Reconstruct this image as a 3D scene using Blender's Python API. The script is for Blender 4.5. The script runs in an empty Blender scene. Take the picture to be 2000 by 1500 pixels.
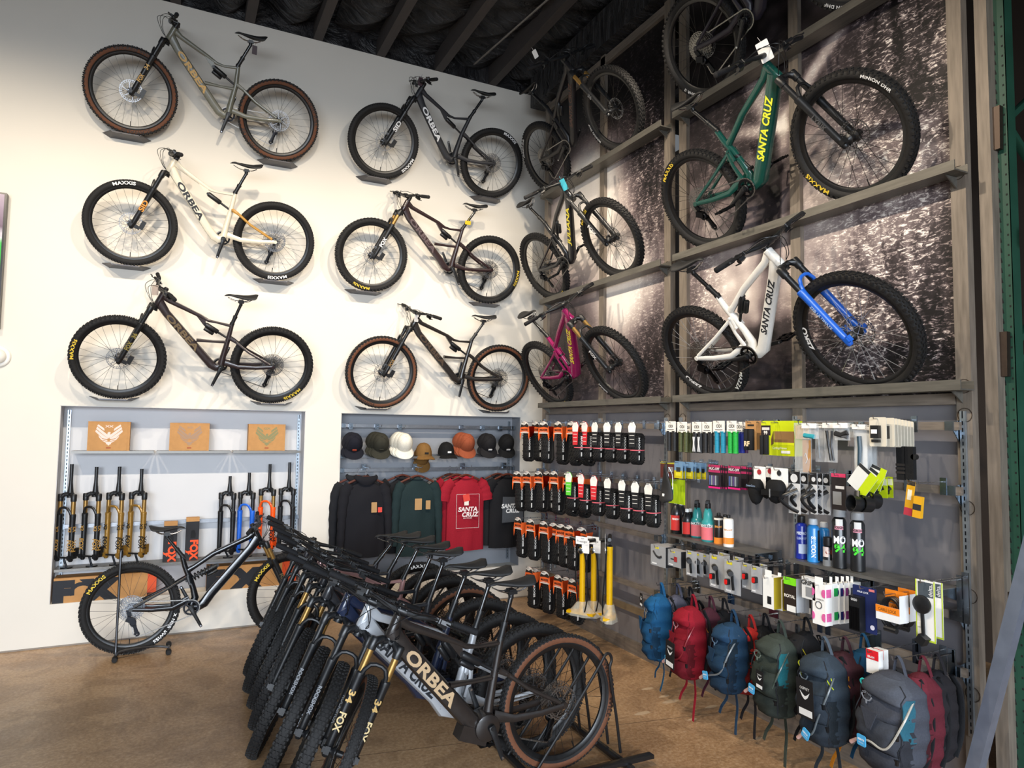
import bpy, math, random
import numpy as np
from mathutils import Matrix, Vector
random.seed(7)
PI = math.pi
R = math.radians
S = bpy.context.scene
COL = S.collection
# ------------------------------------------------------------------ camera
CAM = Vector((-3.546, -6.918, 1.88)); FPX = 1335.0
yaw, pitch, roll = R(26.2009), R(3.7216), R(0.8504)
fw = Vector((math.sin(yaw)*math.cos(pitch), math.cos(yaw)*math.cos(pitch), math.sin(pitch)))
rt = Vector((math.cos(yaw), -math.sin(yaw), 0)); up = rt.cross(fw)
rt2 = rt*math.cos(roll)+up*math.sin(roll); up2 = up*math.cos(roll)-rt*math.sin(roll)
cd = bpy.data.cameras.new('camera'); cam = bpy.data.objects.new('camera', cd); COL.objects.link(cam)
cd.sensor_fit = 'HORIZONTAL'; cd.sensor_width = 36.0; cd.lens = FPX/2000*36.0; cd.clip_end = 100
cam.matrix_world = Matrix(((rt2.x, up2.x, -fw.x, CAM.x), (rt2.y, up2.y, -fw.y, CAM.y), (rt2.z, up2.z, -fw.z, CAM.z), (0, 0, 0, 1)))
S.camera = cam
def pix(px, py, ax, val):
    """the world point seen at photo pixel (px,py) on the plane coordinate[ax] = val"""
    d = rt2*((px-1000)/FPX) - up2*((py-750)/FPX) + fw
    t = (val-CAM[ax])/d[ax]
    return CAM + d*t
# ------------------------------------------------------------------ world, lights, exposure
W = bpy.data.worlds.new('world'); S.world = W; W.use_nodes = True
W.node_tree.nodes['Background'].inputs[0].default_value = (0.85, 0.92, 1.0, 1); W.node_tree.nodes['Background'].inputs[1].default_value = 0.17
S.view_settings.view_transform = 'Standard'; S.view_settings.look = 'None'; S.view_settings.exposure = 0.0; S.view_settings.gamma = 1.0
S.view_settings.use_curve_mapping = False
def area(name, loc, target, sx, sy, power, col):
    l = bpy.data.lights.new(name, 'AREA'); l.shape = 'RECTANGLE'; l.size = sx; l.size_y = sy; l.energy = power; l.color = col
    o = bpy.data.objects.new(name, l); COL.objects.link(o); o.location = loc
    o.rotation_euler = (Vector(target)-Vector(loc)).to_track_quat('-Z', 'Y').to_euler(); return o
def spot(name, loc, target, power, ang, col, rad=.06, blend=.6):
    l = bpy.data.lights.new(name, 'SPOT'); l.energy = power; l.spot_size = R(ang); l.spot_blend = blend; l.color = col; l.shadow_soft_size = rad
    o = bpy.data.objects.new(name, l); COL.objects.link(o); o.location = loc
    o.rotation_euler = (Vector(target)-Vector(loc)).to_track_quat('-Z', 'Y').to_euler(); return o
WARM = (1.0, .86, .68); COOL = (.80, .89, 1.0)
wl = area('shop_window_light', (-5.0, -11.2, 2.4), (-2.6, -3.0, -.8), 7.5, 2.6, 420, COOL); wl.data.spread = R(96)
for i, x in enumerate((-5.6, -4.3, -3.0, -1.7, -.6)):
    spot('track_spot', (x, -3.3, 5.0), (x*.97-.1, 0, 2.7), 265, 80, WARM, .06, .9)
for i, y in enumerate((-1.3, -2.6, -3.8, -5.0)):
    spot('track_spot', (-3.1, y-.3, 5.0), (0, y, 2.2), 300, 76, WARM, .06, .9)
# ------------------------------------------------------------------ materials
MATS = {}
def srgb(c):
    if isinstance(c, str):
        c = tuple(int(c[i:i+2], 16)/255 for i in (0, 2, 4))
    return tuple(x/12.92 if x <= .04045 else ((x+.055)/1.055)**2.4 for x in c[:3])
def mat(name, col, rough=.5, metal=0, noise=.06, scale=40, bump=0, spec=.5, coat=0, trans=0, alpha=1, emit=0, stretch=None, sheen=0):
    """principled material whose colour and roughness are varied by a noise texture"""
    if name in MATS: return MATS[name]
    m = bpy.data.materials.new(name); m.use_nodes = True; nt = m.node_tree; b = nt.nodes['Principled BSDF']
    c = srgb(col); N = nt.nodes.new
    tc = N('ShaderNodeTexCoord'); nz = N('ShaderNodeTexNoise'); nz.inputs['Scale'].default_value = scale; nz.inputs['Detail'].default_value = 3
    if stretch:
        mp = N('ShaderNodeMapping'); mp.inputs['Scale'].default_value = stretch
        nt.links.new(tc.outputs['Object'], mp.inputs[0]); nt.links.new(mp.outputs[0], nz.inputs['Vector'])
    else: nt.links.new(tc.outputs['Object'], nz.inputs['Vector'])
    mx = N('ShaderNodeMix'); mx.data_type = 'RGBA'
    mx.inputs[6].default_value = tuple(max(0, x*(1-noise*2)) for x in c)+(1,); mx.inputs[7].default_value = tuple(min(1, x*(1+noise*2)) for x in c)+(1,)
    nt.links.new(nz.outputs[0], mx.inputs[0]); nt.links.new(mx.outputs[2], b.inputs['Base Color'])
    mr = N('ShaderNodeMapRange'); mr.inputs[3].default_value = max(.02, rough-.06); mr.inputs[4].default_value = min(1, rough+.06)
    nt.links.new(nz.outputs[0], mr.inputs[0]); nt.links.new(mr.outputs[0], b.inputs['Roughness'])
    b.inputs['Metallic'].default_value = metal; b.inputs['Specular IOR Level'].default_value = spec
    b.inputs['Coat Weight'].default_value = coat; b.inputs['Coat Roughness'].default_value = .08
    b.inputs['Transmission Weight'].default_value = trans; b.inputs['Alpha'].default_value = alpha
    b.inputs['Sheen Weight'].default_value = sheen
    if emit: b.inputs['Emission Color'].default_value = c+(1,); b.inputs['Emission Strength'].default_value = emit
    if bump:
        bp = N('ShaderNodeBump'); bp.inputs['Strength'].default_value = min(1, bump); bp.inputs['Distance'].default_value = .004
        nt.links.new(nz.outputs[0], bp.inputs['Height']); nt.links.new(bp.outputs[0], b.inputs['Normal'])
    MATS[name] = m; return m
def paint(hexcol, rough=.45, coat=0, metal=0): return mat('paint_%s_%d_%d_%d' % (hexcol, rough*100, coat*10, metal*10), hexcol, rough, metal, noise=.03, coat=coat)
def cloth(hexcol): return mat('fabric_'+hexcol, hexcol, .85, 0, noise=.12, scale=120, bump=.3, sheen=0, spec=.2)
def card(hexcol): return mat('card_'+hexcol, hexcol, .6, 0, noise=.03, scale=30, spec=.3)
def metal(hexcol='888c92', rough=.35): return mat('metal_%s_%d' % (hexcol, rough*100), hexcol, rough, 1, noise=.08, scale=60)
BLK = mat('black_alloy', '17181a', .38, noise=.06); RUB = mat('tire_rubber', '1c1b1b', .72, noise=.18, scale=90, bump=.4, spec=.35)
TAN = mat('tan_sidewall', '66402c', .7, noise=.12, scale=60, spec=.3)
CARB = mat('carbon_rim', '121213', .36, noise=.1); STEEL = metal('b9bcc2', .28); CHAINM = metal('8d8b88', .38); BLKM = metal('2a2b2e', .4)
GRIPR = mat('grip_rubber', '1d1d1f', .8, noise=.1, scale=200, bump=.5, spec=.25); SPOKE = mat('black_spoke', '2a2827', .4, metal=.6)
GOLD = mat('kashima_gold', '9c7a44', .34, metal=.7, noise=.02, scale=8); WHITE = card('f2f0ec'); KRAFT = mat('kraft_card', 'b98a58', .75, noise=.08, scale=25, spec=.2)
ZINC = mat('zinc_slotted', 'a8b2bb', .38, metal=.9, noise=.1, scale=25)
RAW = mat('raw_steel', '7d7368', .5, metal=.3, noise=.28, scale=9, stretch=(6, 6, .6)); RAWH = mat('raw_steel_bar', '7d7369', .5, metal=.3, noise=.28, scale=9, stretch=(6, .6, 6))
# ------------------------------------------------------------------ mesh builder
class MB:
    def __init__(s): s.v = []; s.f = []; s.m = []
    def add(s, vs, fs, mi=0):
        o = len(s.v); s.v += [tuple(v) for v in vs]; s.f += [tuple(i+o for i in f) for f in fs]; s.m += [mi]*len(fs); return s
    def obox(s, c, size, M=None, mi=0, taper=1.0):
        hx, hy, hz = (a/2 for a in size); c = Vector(c); vs = []
        for z in (-hz, hz):
            k = taper if z > 0 else 1
            for x, y in ((-hx, -hy), (hx, -hy), (hx, hy), (-hx, hy)):
                p = Vector((x*k, y*k, z)); vs.append(c+(M @ p if M else p))
        return s.add(vs, [(3, 2, 1, 0), (4, 5, 6, 7), (0, 1, 5, 4), (1, 2, 6, 5), (2, 3, 7, 6), (3, 0, 4, 7)], mi)
    def box(s, x0, x1, y0, y1, z0, z1, mi=0): return s.obox(((x0+x1)/2, (y0+y1)/2, (z0+z1)/2), (abs(x1-x0), abs(y1-y0), abs(z1-z0)), None, mi)
    def tube(s, path, r, n=8, caps=True, closed=False, ref=(0, 1, 0), sq=2.0, mi=0):
        """sweep: r = radius, list of radii, or list of (radius along ref, radius across)"""
        P = [Vector(p) for p in path]; L = len(P); ref = Vector(ref)
        rs = r if isinstance(r, (list, tuple)) and len(r) == L else [r]*L
        vs = []
        for i in range(L):
            a = P[i-1] if (i > 0 or closed) else P[i]; b = P[(i+1) % L] if (i < L-1 or closed) else P[i]
            t = (b-a).normalized(); u = ref-t*ref.dot(t)
            if u.length < .05: u = Vector((1, 0, .01))-t*t.x
            u.normalize(); w = t.cross(u)
            ra, rb = rs[i] if isinstance(rs[i], (tuple, list)) else (rs[i], rs[i])
            for k in range(n):
                an = 2*PI*(k+.5)/n; ca, sa = math.cos(an), math.sin(an)
                if sq != 2.0: ca = math.copysign(abs(ca)**(2/sq), ca); sa = math.copysign(abs(sa)**(2/sq), sa)
                vs.append(P[i]+u*(ra*ca)+w*(rb*sa))
        fs = []
        for i in range(L if closed else L-1):
            j = (i+1) % L
            for k in range(n):
                k2 = (k+1) % n; fs.append((i*n+k, i*n+k2, j*n+k2, j*n+k))
        if caps and not closed: fs += [tuple(range(n-1, -1, -1)), tuple((L-1)*n+k for k in range(n))]
        return s.add(vs, fs, mi)
    def lathe(s, prof, o=(0, 0, 0), ax=(0, 0, 1), n=16, mi=0, mis=None, closed=False, caps=True):
        """prof: (radius, height) list turned about axis ax through o"""
        o = Vector(o); ax = Vector(ax).normalized(); u = ax.orthogonal().normalized(); w = ax.cross(u); vs = []; L = len(prof)
        for r_, h in prof:
            for k in range(n):
                a = 2*PI*k/n; vs.append(o+ax*h+u*(r_*math.cos(a))+w*(r_*math.sin(a)))
        for i in range(L if closed else L-1):
            j = (i+1) % L
            fs = [(i*n+k, i*n+(k+1) % n, j*n+(k+1) % n, j*n+k) for k in range(n)]
            if i == 0: base = len(s.v); s.v += [tuple(v) for v in vs]
            s.f += [tuple(q+base for q in f) for f in fs]; s.m += [mis[i] if mis else mi]*len(fs)
        if not closed and caps:
            for i, flip in ((0, True), (L-1, False)):
                if prof[i][0] > 1e-4:
                    f = tuple(base+i*n+k for k in range(n)); s.f.append(f[::-1] if flip else f); s.m.append(mis[min(i, L-2)] if mis else mi)
        return s
    def prism(s, poly, h0, h1, M=None, mi=0):
        """closed 2-D polygon in local xy, extruded from z=h0 to h1, placed by M"""
        n = len(poly); vs = [Vector((x, y, h0)) for x, y in poly]+[Vector((x, y, h1)) for x, y in poly]
        if M: vs = [M @ v for v in vs]
        return s.add(vs, [tuple(range(n-1, -1, -1)), tuple(range(n, 2*n))]+[(i, (i+1) % n, (i+1) % n+n, i+n) for i in range(n)], mi)
    def grid(s, fn, nu, nv, mi=0, wrapu=False):
        vs = [fn(i/(nu if wrapu else nu-1), j/(nv-1)) for j in range(nv) for i in range(nu)]
        fs = [(j*nu+i, j*nu+(i+1) % nu, (j+1)*nu+(i+1) % nu, (j+1)*nu+i) for j in range(nv-1) for i in range(nu if wrapu else nu-1)]
        return s.add(vs, fs, mi)
    def mesh(s, name, mats, ang=35):
        me = bpy.data.meshes.new(name); me.from_pydata(s.v, [], s.f)
        for m in (mats if isinstance(mats, (list, tuple)) else [mats]): me.materials.append(m)
        if any(s.m): me.polygons.foreach_set('material_index', s.m)
        if ang: me.shade_smooth(); me.set_sharp_from_angle(angle=R(ang))
        me.update(); return me
    def build(s, name, mats, parent=None, M=None, ang=35, **kw): return link(name, s.mesh(name, mats, ang), parent, M, **kw)
def link(name, me, parent=None, M=None, label=None, cat=None, group=None, kind=None):
    o = bpy.data.objects.new(name, me); COL.objects.link(o)
    if parent: o.parent = parent
    if M is not None: o.matrix_local = M
    return tag(o, label, cat, group, kind)
def tag(o, label=None, cat=None, group=None, kind=None):
    if label: o['label'] = label
    if cat: o['category'] = cat
    if group: o['group'] = group
    if kind: o['kind'] = kind
    return o
def root(name, label, cat, M=None, group=None):
    o = bpy.data.objects.new(name, None); COL.objects.link(o); o.empty_display_size = .05
    if M is not None: o.matrix_world = M
    return tag(o, label, cat, group)
def struct(o): o['kind'] = 'structure'; return o
def T(x, y=None, z=None): return Matrix.Translation(Vector(x) if y is None else Vector((x, y, z)))
def RX(a): return Matrix.Rotation(R(a), 4, 'X')
def RY(a): return Matrix.Rotation(R(a), 4, 'Y')
def RZ(a): return Matrix.Rotation(R(a), 4, 'Z')
def axes(x, y, z, o): return Matrix(((x[0], y[0], z[0], o[0]), (x[1], y[1], z[1], o[1]), (x[2], y[2], z[2], o[2]), (0, 0, 0, 1)))
# faces of flat print: local x to the reader's right, y up, z towards the reader
FA = lambda x, y, z: axes((1, 0, 0), (0, 0, 1), (0, -1, 0), (x, y, z))        # on wall A, read from -y
FB = lambda x, y, z: axes((0, -1, 0), (0, 0, 1), (-1, 0, 0), (x, y, z))       # on wall B, read from -x
FC = lambda x, y, z: axes((1, 0, 0), (0, 0, 1), (0, -1, 0), (x, y, z))
_txt = {}
def text2d(s, bold=.0, shear=0.0, sx=1.0, space=1.0):
    """(verts, faces) of a line of print, height of capitals = 1, centred on the origin"""
    k = (s, bold, shear, sx, space)
    if k in _txt: return _txt[k]
    cu = bpy.data.curves.new('print', 'FONT'); cu.body = s; cu.size = 1; cu.offset = bold; cu.shear = shear; cu.resolution_u = 3; cu.space_character = space
    cu.fill_mode = 'FRONT'; cu.align_x = 'CENTER'
    o = bpy.data.objects.new('print', cu); COL.objects.link(o)
    dg = bpy.context.evaluated_depsgraph_get(); me = o.evaluated_get(dg).to_mesh()
    v = [(p.co.x, p.co.y) for p in me.vertices]; f = [tuple(p.vertices) for p in me.polygons]
    o.evaluated_get(dg).to_mesh_clear(); bpy.data.objects.remove(o); bpy.data.curves.remove(cu)
    if v:
        xs = [a for a, b in v]; ys = [b for a, b in v]; h = .69; cx = (min(xs)+max(xs))/2; y0 = .0
        v = [((a-cx)/h*sx, (b-y0)/h-.5) for a, b in v]
    _txt[k] = (v, f); return _txt[k]
def text_into(mb, s, h, M, mi=0, lift=0.0, fit=None, **kw):
    v, f = text2d(s, **kw)
    if not v: return mb
    k = h; kx = h
    if fit:
        w = max(a for a, b in v)-min(a for a, b in v); kx = fit/w
    return mb.add([M @ Vector((a*kx, b*k, lift)) for a, b in v], f, mi)
def text(name, s, h, M, m, parent=None, fit=None, **kw):
    mb = MB(); text_into(mb, s, h, M, 0, 0, fit, **kw); return mb.build(name, m, parent, ang=0)
def text_arc(mb, s, h, rad, ang0, y, side, mi=0, **kw):
    """print bent round the y axis on the side facing +y (side=1) or -y (side=-1), centre at angle ang0"""
    v, f = text2d(s, **kw); out = []
    for a, b in v:
        an = ang0+side*a*h/rad; rr = rad+b*h; out.append((rr*math.cos(an), y, rr*math.sin(an)))
    if side > 0: pass
    return mb.add(out, f, mi)
def rrect(w, h, r, n=3):
    p = []
    for cx, cy, a0 in ((w/2-r, h/2-r, 0), (-w/2+r, h/2-r, 90), (-w/2+r, -h/2+r, 180), (w/2-r, -h/2+r, 270)):
        for i in range(n+1):
            a = R(a0+90*i/n); p.append((cx+r*math.cos(a), cy+r*math.sin(a)))
    return p
def bez(p, n=10):
    """smooth (Catmull-Rom) path through the points"""
    P = [Vector(q) for q in p]; P = [P[0]*2-P[1]]+P+[P[-1]*2-P[-2]]; out = []
    for i in range(1, len(P)-2):
        for k in range(n):
            t = k/n; a, b, c, d = P[i-1:i+3]
            out.append(.5*((2*b)+(c-a)*t+(2*a-5*b+4*c-d)*t*t+(3*b-a-3*c+d)*t**3))
    return out+[P[-2]]
# ================================================================== the setting
def nodes_mat(name):
    m = bpy.data.materials.new(name); m.use_nodes = True; return m, m.node_tree, m.node_tree.nodes['Principled BSDF']
# floor: worn brown polished concrete
FM, nt, bs = nodes_mat('brown_concrete'); N = nt.nodes.new; L = nt.links.new
tc = N('ShaderNodeTexCoord')
def noise(sc, det=5, rough=.6, vec=None, dist=0):
    z = N('ShaderNodeTexNoise'); z.inputs['Scale'].default_value = sc; z.inputs['Detail'].default_value = det; z.inputs['Roughness'].default_value = rough; z.inputs['Distortion'].default_value = dist
    L(vec or tc.outputs['Object'], z.inputs['Vector']); return z.outputs[0]
def ramp(inp, stops):
    r = N('ShaderNodeValToRGB'); e = r.color_ramp.elements
    e[0].position, e[0].color = stops[0][0], srgb(stops[0][1])+(1,); e[1].position, e[1].color = stops[-1][0], srgb(stops[-1][1])+(1,)
    for p, c in stops[1:-1]: q = e.new(p); q.color = srgb(c)+(1,)
    L(inp, r.inputs[0]); return r.outputs[0]
def mixc(a, b, f, mode='MIX'):
    m = N('ShaderNodeMix'); m.data_type = 'RGBA'; m.blend_type = mode
    for i, q in ((6, a), (7, b)):
        if hasattr(q, 'links'): L(q, m.inputs[i])
        else: m.inputs[i].default_value = srgb(q)+(1,)
    if hasattr(f, 'links'): L(f, m.inputs[0])
    else: m.inputs[0].default_value = f
    return m.outputs[2]
def math_(op, a, b, c=None):
    m = N('ShaderNodeMath'); m.operation = op
    for i, q in enumerate((a, b, c)):
        if q is None: continue
        if hasattr(q, 'links'): L(q, m.inputs[i])
        else: m.inputs[i].default_value = q
    return m.outputs[0]
base = ramp(noise(.55, 6, .62, dist=.5), [(.3, '94724f'), (.5, 'b08d68'), (.72, 'c5a47e')])
spk = ramp(noise(46, 4, .7), [(.35, '6e523c'), (.5, 'a98763'), (.64, 'cbb092')])
c1 = mixc(base, spk, .40)
dark = ramp(noise(2.3, 5, .6, dist=1.2), [(.44, '6b4f37'), (.56, 'ffffff')]); c1 = mixc(c1, dark, .30, 'MULTIPLY')
vo = N('ShaderNodeTexVoronoi'); vo.inputs['Scale'].default_value = 60; L(tc.outputs['Object'], vo.inputs['Vector'])
c1 = mixc(c1, ramp(vo.outputs[0], [(.0, '4a3524'), (.22, 'ffffff')]), .35, 'MULTIPLY')
L(c1, bs.inputs['Base Color']); L(math_('MULTIPLY_ADD', noise(5, 4), .30, .22), bs.inputs['Roughness'])
b_ = N('ShaderNodeBump'); b_.inputs['Strength'].default_value = .12; b_.inputs['Distance'].default_value = .004; L(noise(30, 4), b_.inputs['Height']); L(b_.outputs[0], bs.inputs['Normal'])
floor = MB().box(-9, 4.2, -13, .6, -.15, 0).build('floor', FM, ang=0, kind='structure')
b = MB()   # saw-cut joint lines and pale scuffs in the concrete
for p, q in (((-2.95, -2.85), (.0, -3.35)), ((-1.6, -1.2), (-.1, -1.35))):
    d = Vector((q[0]-p[0], q[1]-p[1], 0)); b.obox(((p[0]+q[0])/2, (p[1]+q[1])/2, .0003), (d.length, .006, .0008), Matrix.Rotation(math.atan2(d.y, d.x), 3, 'Z'))
jo = b.build('saw_joint', mat('joint_filler', '6a5138', .7), floor, ang=0)
b = MB()
for i in range(9):
    p = pix(*((1265, 1345), (1297, 1360), (1310, 1370), (1352, 1405), (1255, 1393), (1390, 1380), (1000, 1420), (770, 1300), (1480, 1442))[i], 2, 0); r_ = .02+.03*random.random()
    b.prism([(p.x+r_*(1.3 if k % 2 else 1)*math.cos(k*PI/5)*1.5, p.y+r_*math.sin(k*PI/5)*.6) for k in range(10)], .0002, .0008)
b.build('floor_stain', mat('pale_stain', 'b39a7c', .6), floor, ang=0)
# wall A: painted white, two niches
WM = mat('white_paint', 'e3ddd2', .75, noise=.012, scale=3, spec=.25)
NM1 = mat('niche_pale', 'cfd0d3', .7, noise=.02, scale=4, spec=.3); NM2 = mat('niche_grey', '93969c', .6, noise=.06, scale=3, spec=.3)  # linings greyer than the wall, the second one darker
N1 = (-4.42, -2.394, .354, 2.018); N2 = (-2.045, -.028, .354, 2.008); ND = .205; HC = 5.79
b = MB()
for x0, x1, z0, z1 in ((-9, 1.2, N1[3], HC), (-9, 1.2, 0, N1[2]), (-9, N1[0], N1[2], N1[3]), (N1[1], N2[0], N1[2], N1[3]), (N2[1], 1.2, N1[2], N1[3])):
    b.box(x0, x1, 0, .5, z0, z1)
b.box(N2[0], N2[1], 0, .5, N2[3], N1[3])
wa = b.build('wall_back', WM, ang=0, kind='structure')
for nm, n, m in (('niche_lining', N1, NM1), ('niche_lining', N2, NM2)):
    b = MB(); b.box(n[0], n[1], ND, ND+.02, n[2], n[3]); b.box(n[0], n[0]+.004, .004, ND, n[2], n[3]); b.box(n[1]-.004, n[1], .004, ND, n[2], n[3]); b.box(n[0], n[1], .004, ND, n[3]-.004, n[3])
    b.build(nm, m, wa, ang=0)
MB().box(-9, .2, -.006, 0, 0, .012).build('baseboard_back', mat('caulk', '8f857a', .8), ang=0, kind='structure')
# ceiling: black foil insulation between dark joists
CM, nt, bs = nodes_mat('black_foil'); N = nt.nodes.new; L = nt.links.new; tc = N('ShaderNodeTexCoord')
mp = N('ShaderNodeMapping'); mp.inputs['Scale'].default_value = (1.2, 4.5, 1); mp.inputs['Rotation'].default_value = (0, 0, .6); L(tc.outputs['Object'], mp.inputs[0])
L(ramp(noise(3, 5, .6, mp.outputs[0]), [(.4, '121215'), (.62, '2e2c2d')]), bs.inputs['Base Color']); bs.inputs['Roughness'].default_value = .42
b_ = N('ShaderNodeBump'); b_.inputs['Strength'].default_value = 1; b_.inputs['Distance'].default_value = .12; L(noise(2.6, 6, .6, mp.outputs[0], 1.0), b_.inputs['Height']); L(b_.outputs[0], bs.inputs['Normal'])
ceil = MB().box(-9, 4.2, -13, .5, HC+.27, HC+.37).build('ceiling', CM, ang=0, kind='structure')
JM = mat('dark_joist', '3f3a39', .7, noise=.2, scale=12, stretch=(6, .6, 6)); jm = None
for i in range(16):
    x = -8.3+i*.65+.05
    if jm is None: jm = MB().box(-.045, .045, -13, .3, -.268, 0).mesh('joist', JM, 0)
    link('joist', jm, ceil, T(x, 0, HC+.27))
link('header_beam', MB().box(-.09, .09, -5.2, -.3, -.34, 0).mesh('header_beam', CM, 0), ceil, T(-.02, 0, HC+.02))
# sagging foil between joists next to the wall
b = MB()
for i in range(8):
    x0 = -4.35+.05+i*.65-.6
    def fn(u, v, x0=x0, i=i):
        x = x0+.05+u*.55; y = .02-v*4.5; s = math.sin(PI*u)*(.10+.05*math.sin(y*2.1+i))+.022*math.sin(y*9+u*7+i*2)+.012*math.sin(y*23+u*13+i)
        return (x, y, HC+.245-max(0, s)*1.25)
    b.grid(fn, 10, 60)
b.box(-9, 2.6, .012, .03, HC-.01, HC+.27); b.build('ceiling_foil', CM, ceil, ang=60, kind='stuff')
# ceiling pipe
MB().tube([(-1.05, -.9, 5.45), (-.85, -2.6, 5.45)], .012, 8).build('conduit', metal('6a6a6c', .5), ceil)
# other enclosing walls (dark store room behind the mural wall)
DARK = mat('storeroom_paint', '4a3f37', .8, noise=.1, scale=2)
MB().box(2.6, 2.7, -13, .5, 0, HC).build('wall_right', DARK, ang=0, kind='structure')
# ---------------- wall B: raw steel frame with panels
def post(y0, y1, z0=0, z1=HC, x0=0, x1=.05, nm='frame_post', m=RAW, par=None): return MB().box(x0, x1, y0, y1, z0, z1).build(nm, m, par, ang=0)
wb = root('wall_right_frame', None, None); wb['kind'] = 'structure'; wb.name = 'trim_1'
for y0, y1 in ((-.545, -.46), (-1.62, -1.545), (-2.583, -2.505), (-2.777, -2.69), (-3.862, -3.785), (-4.885, -4.81)): post(y0, y1, par=wb)
post(-4.975, -4.915, x0=.06, x1=.16, par=wb)
for y0, y1 in ((-.46, -2.583), (-2.69, -4.885)):
    MB().box(-.004, .05, y1+.078, y0-.08, 2.035, 2.092).build('frame_rail', RAWH, wb, ang=0); MB().box(-.004, .05, y1+.078, y0-.08, 0, .10).build('base_rail', RAWH, wb, ang=0)
    MB().box(-.0, .05, y1+.078, y0-.08, HC-.42, HC-.34).build('frame_rail', RAWH, wb, ang=0)
MB().box(.005, .05, -2.505, -.545, .335, .385).build('lower_rail', mat('oak_rail', '7b6a52', .6, noise=.15, scale=9, stretch=(6, .6, 6)), wb, ang=0)
# weld rings on the posts
for y, z in ((-2.545, 2.125), (-2.545, 3.22), (-2.545, 4.36), (-4.85, 2.125), (-4.85, 3.22), (-4.85, 1.98), (-4.85, 1.52), (-4.85, 1.09), (-4.85, .62), (-2.73, 2.125), (-2.545, 1.98), (-2.73, 1.98), (-2.545, .9)):
    P = [(-.0015, y+.035*math.cos(k*PI/8), z+.035*math.sin(k*PI/8)) for k in range(16)]
    MB().tube(P, .0016, 4, closed=True, ref=(1, 0, 0)).build('weld_ring', mat('weld_scorch', '3a2c22', .5, metal=.5), wb)
# slate lower panels
PM, nt, bs = nodes_mat('slate_panel'); N = nt.nodes.new; L = nt.links.new; tc = N('ShaderNodeTexCoord')
L(ramp(noise(1.1, 4, .5, dist=1), [(.3, '74747c'), (.6, '8b898d'), (.8, '94908f')]), bs.inputs['Base Color']); bs.inputs['Roughness'].default_value = .42; bs.inputs['Metallic'].default_value = .35
for y0, y1 in ((-.545, -1.545), (-1.62, -2.505), (-2.777, -3.785), (-3.862, -4.81)):
    MB().box(.035, .05, y1, y0, .1, 2.035).build('wall_panel', PM, wb, ang=0)
# printed mural above: brightness / leaf / blur amounts held as a colour attribute on a fine grid
MU, nt, bs = nodes_mat('mural_print'); N = nt.nodes.new; L = nt.links.new; tc = N('ShaderNodeTexCoord')
at = N('ShaderNodeAttribute'); at.attribute_name = 'print'; sp = N('ShaderNodeSeparateColor'); L(at.outputs['Color'], sp.inputs[0])
mp = N('ShaderNodeMapping'); mp.inputs['Rotation'].default_value = (.7, 0, 0); mp.inputs['Scale'].default_value = (1, 3.2, 1); L(tc.outputs['Object'], mp.inputs[0])
lf = noise(3.2, 5, .6, mp.outputs[0], .6); mp2 = N('ShaderNodeMapping'); mp2.inputs['Rotation'].default_value = (-.5, 0, 0); mp2.inputs['Scale'].default_value = (1, 1, 2.6); L(tc.outputs['Object'], mp2.inputs[0]); lf2 = noise(24, 5, .68, mp2.outputs[0], .9)
vo = N('ShaderNodeTexVoronoi'); vo.feature = 'SMOOTH_F1'; vo.inputs['Scale'].default_value = 9; L(tc.outputs['Object'], vo.inputs['Vector'])
rg = N('ShaderNodeMapRange'); rg.inputs[1].default_value = .5; rg.inputs[2].default_value = .68; L(lf2, rg.inputs[0]); patch_ = math_('MULTIPLY', rg.outputs[0], math_('MULTIPLY', lf, 1.5)); lsum = math_('ADD', math_('MULTIPLY', math_('SUBTRACT', lf, .5), .9), math_('SUBTRACT', patch_, .22))
v1 = math_('ADD', sp.outputs[0], math_('MULTIPLY', math_('MULTIPLY', lsum, 1.15), sp.outputs[1]))
v2 = math_('ADD', v1, math_('MULTIPLY', math_('SUBTRACT', .42, vo.outputs[0]), math_('MULTIPLY', sp.outputs[2], .55)))
v3 = math_('ADD', v2, math_('MULTIPLY', math_('SUBTRACT', noise(1.6, 3, .5), .5), .30))
L(ramp(v3, [(.0, '0f0c0e'), (.25, '3a3235'), (.5, '7d7071'), (.75, 'bdb0ab'), (1.0, 'f2ebe4')]), bs.inputs['Base Color']); bs.inputs['Roughness'].default_value = .5; bs.inputs['Specular IOR Level'].default_value = .35
def blobs(Y, Z, lst):
    out = np.zeros_like(Y)
    for (px, py, ry, rz, amp, rot) in lst:
        p = pix(px, py, 0, .03); dy = Y-p.y; dz = Z-p.z; c, s = math.cos(R(rot)), math.sin(R(rot)); a = (dy*c+dz*s)/ry; b_ = (-dy*s+dz*c)/rz
        out += amp*np.exp(-(a*a+b_*b_)**1.5)
    return out
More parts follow.
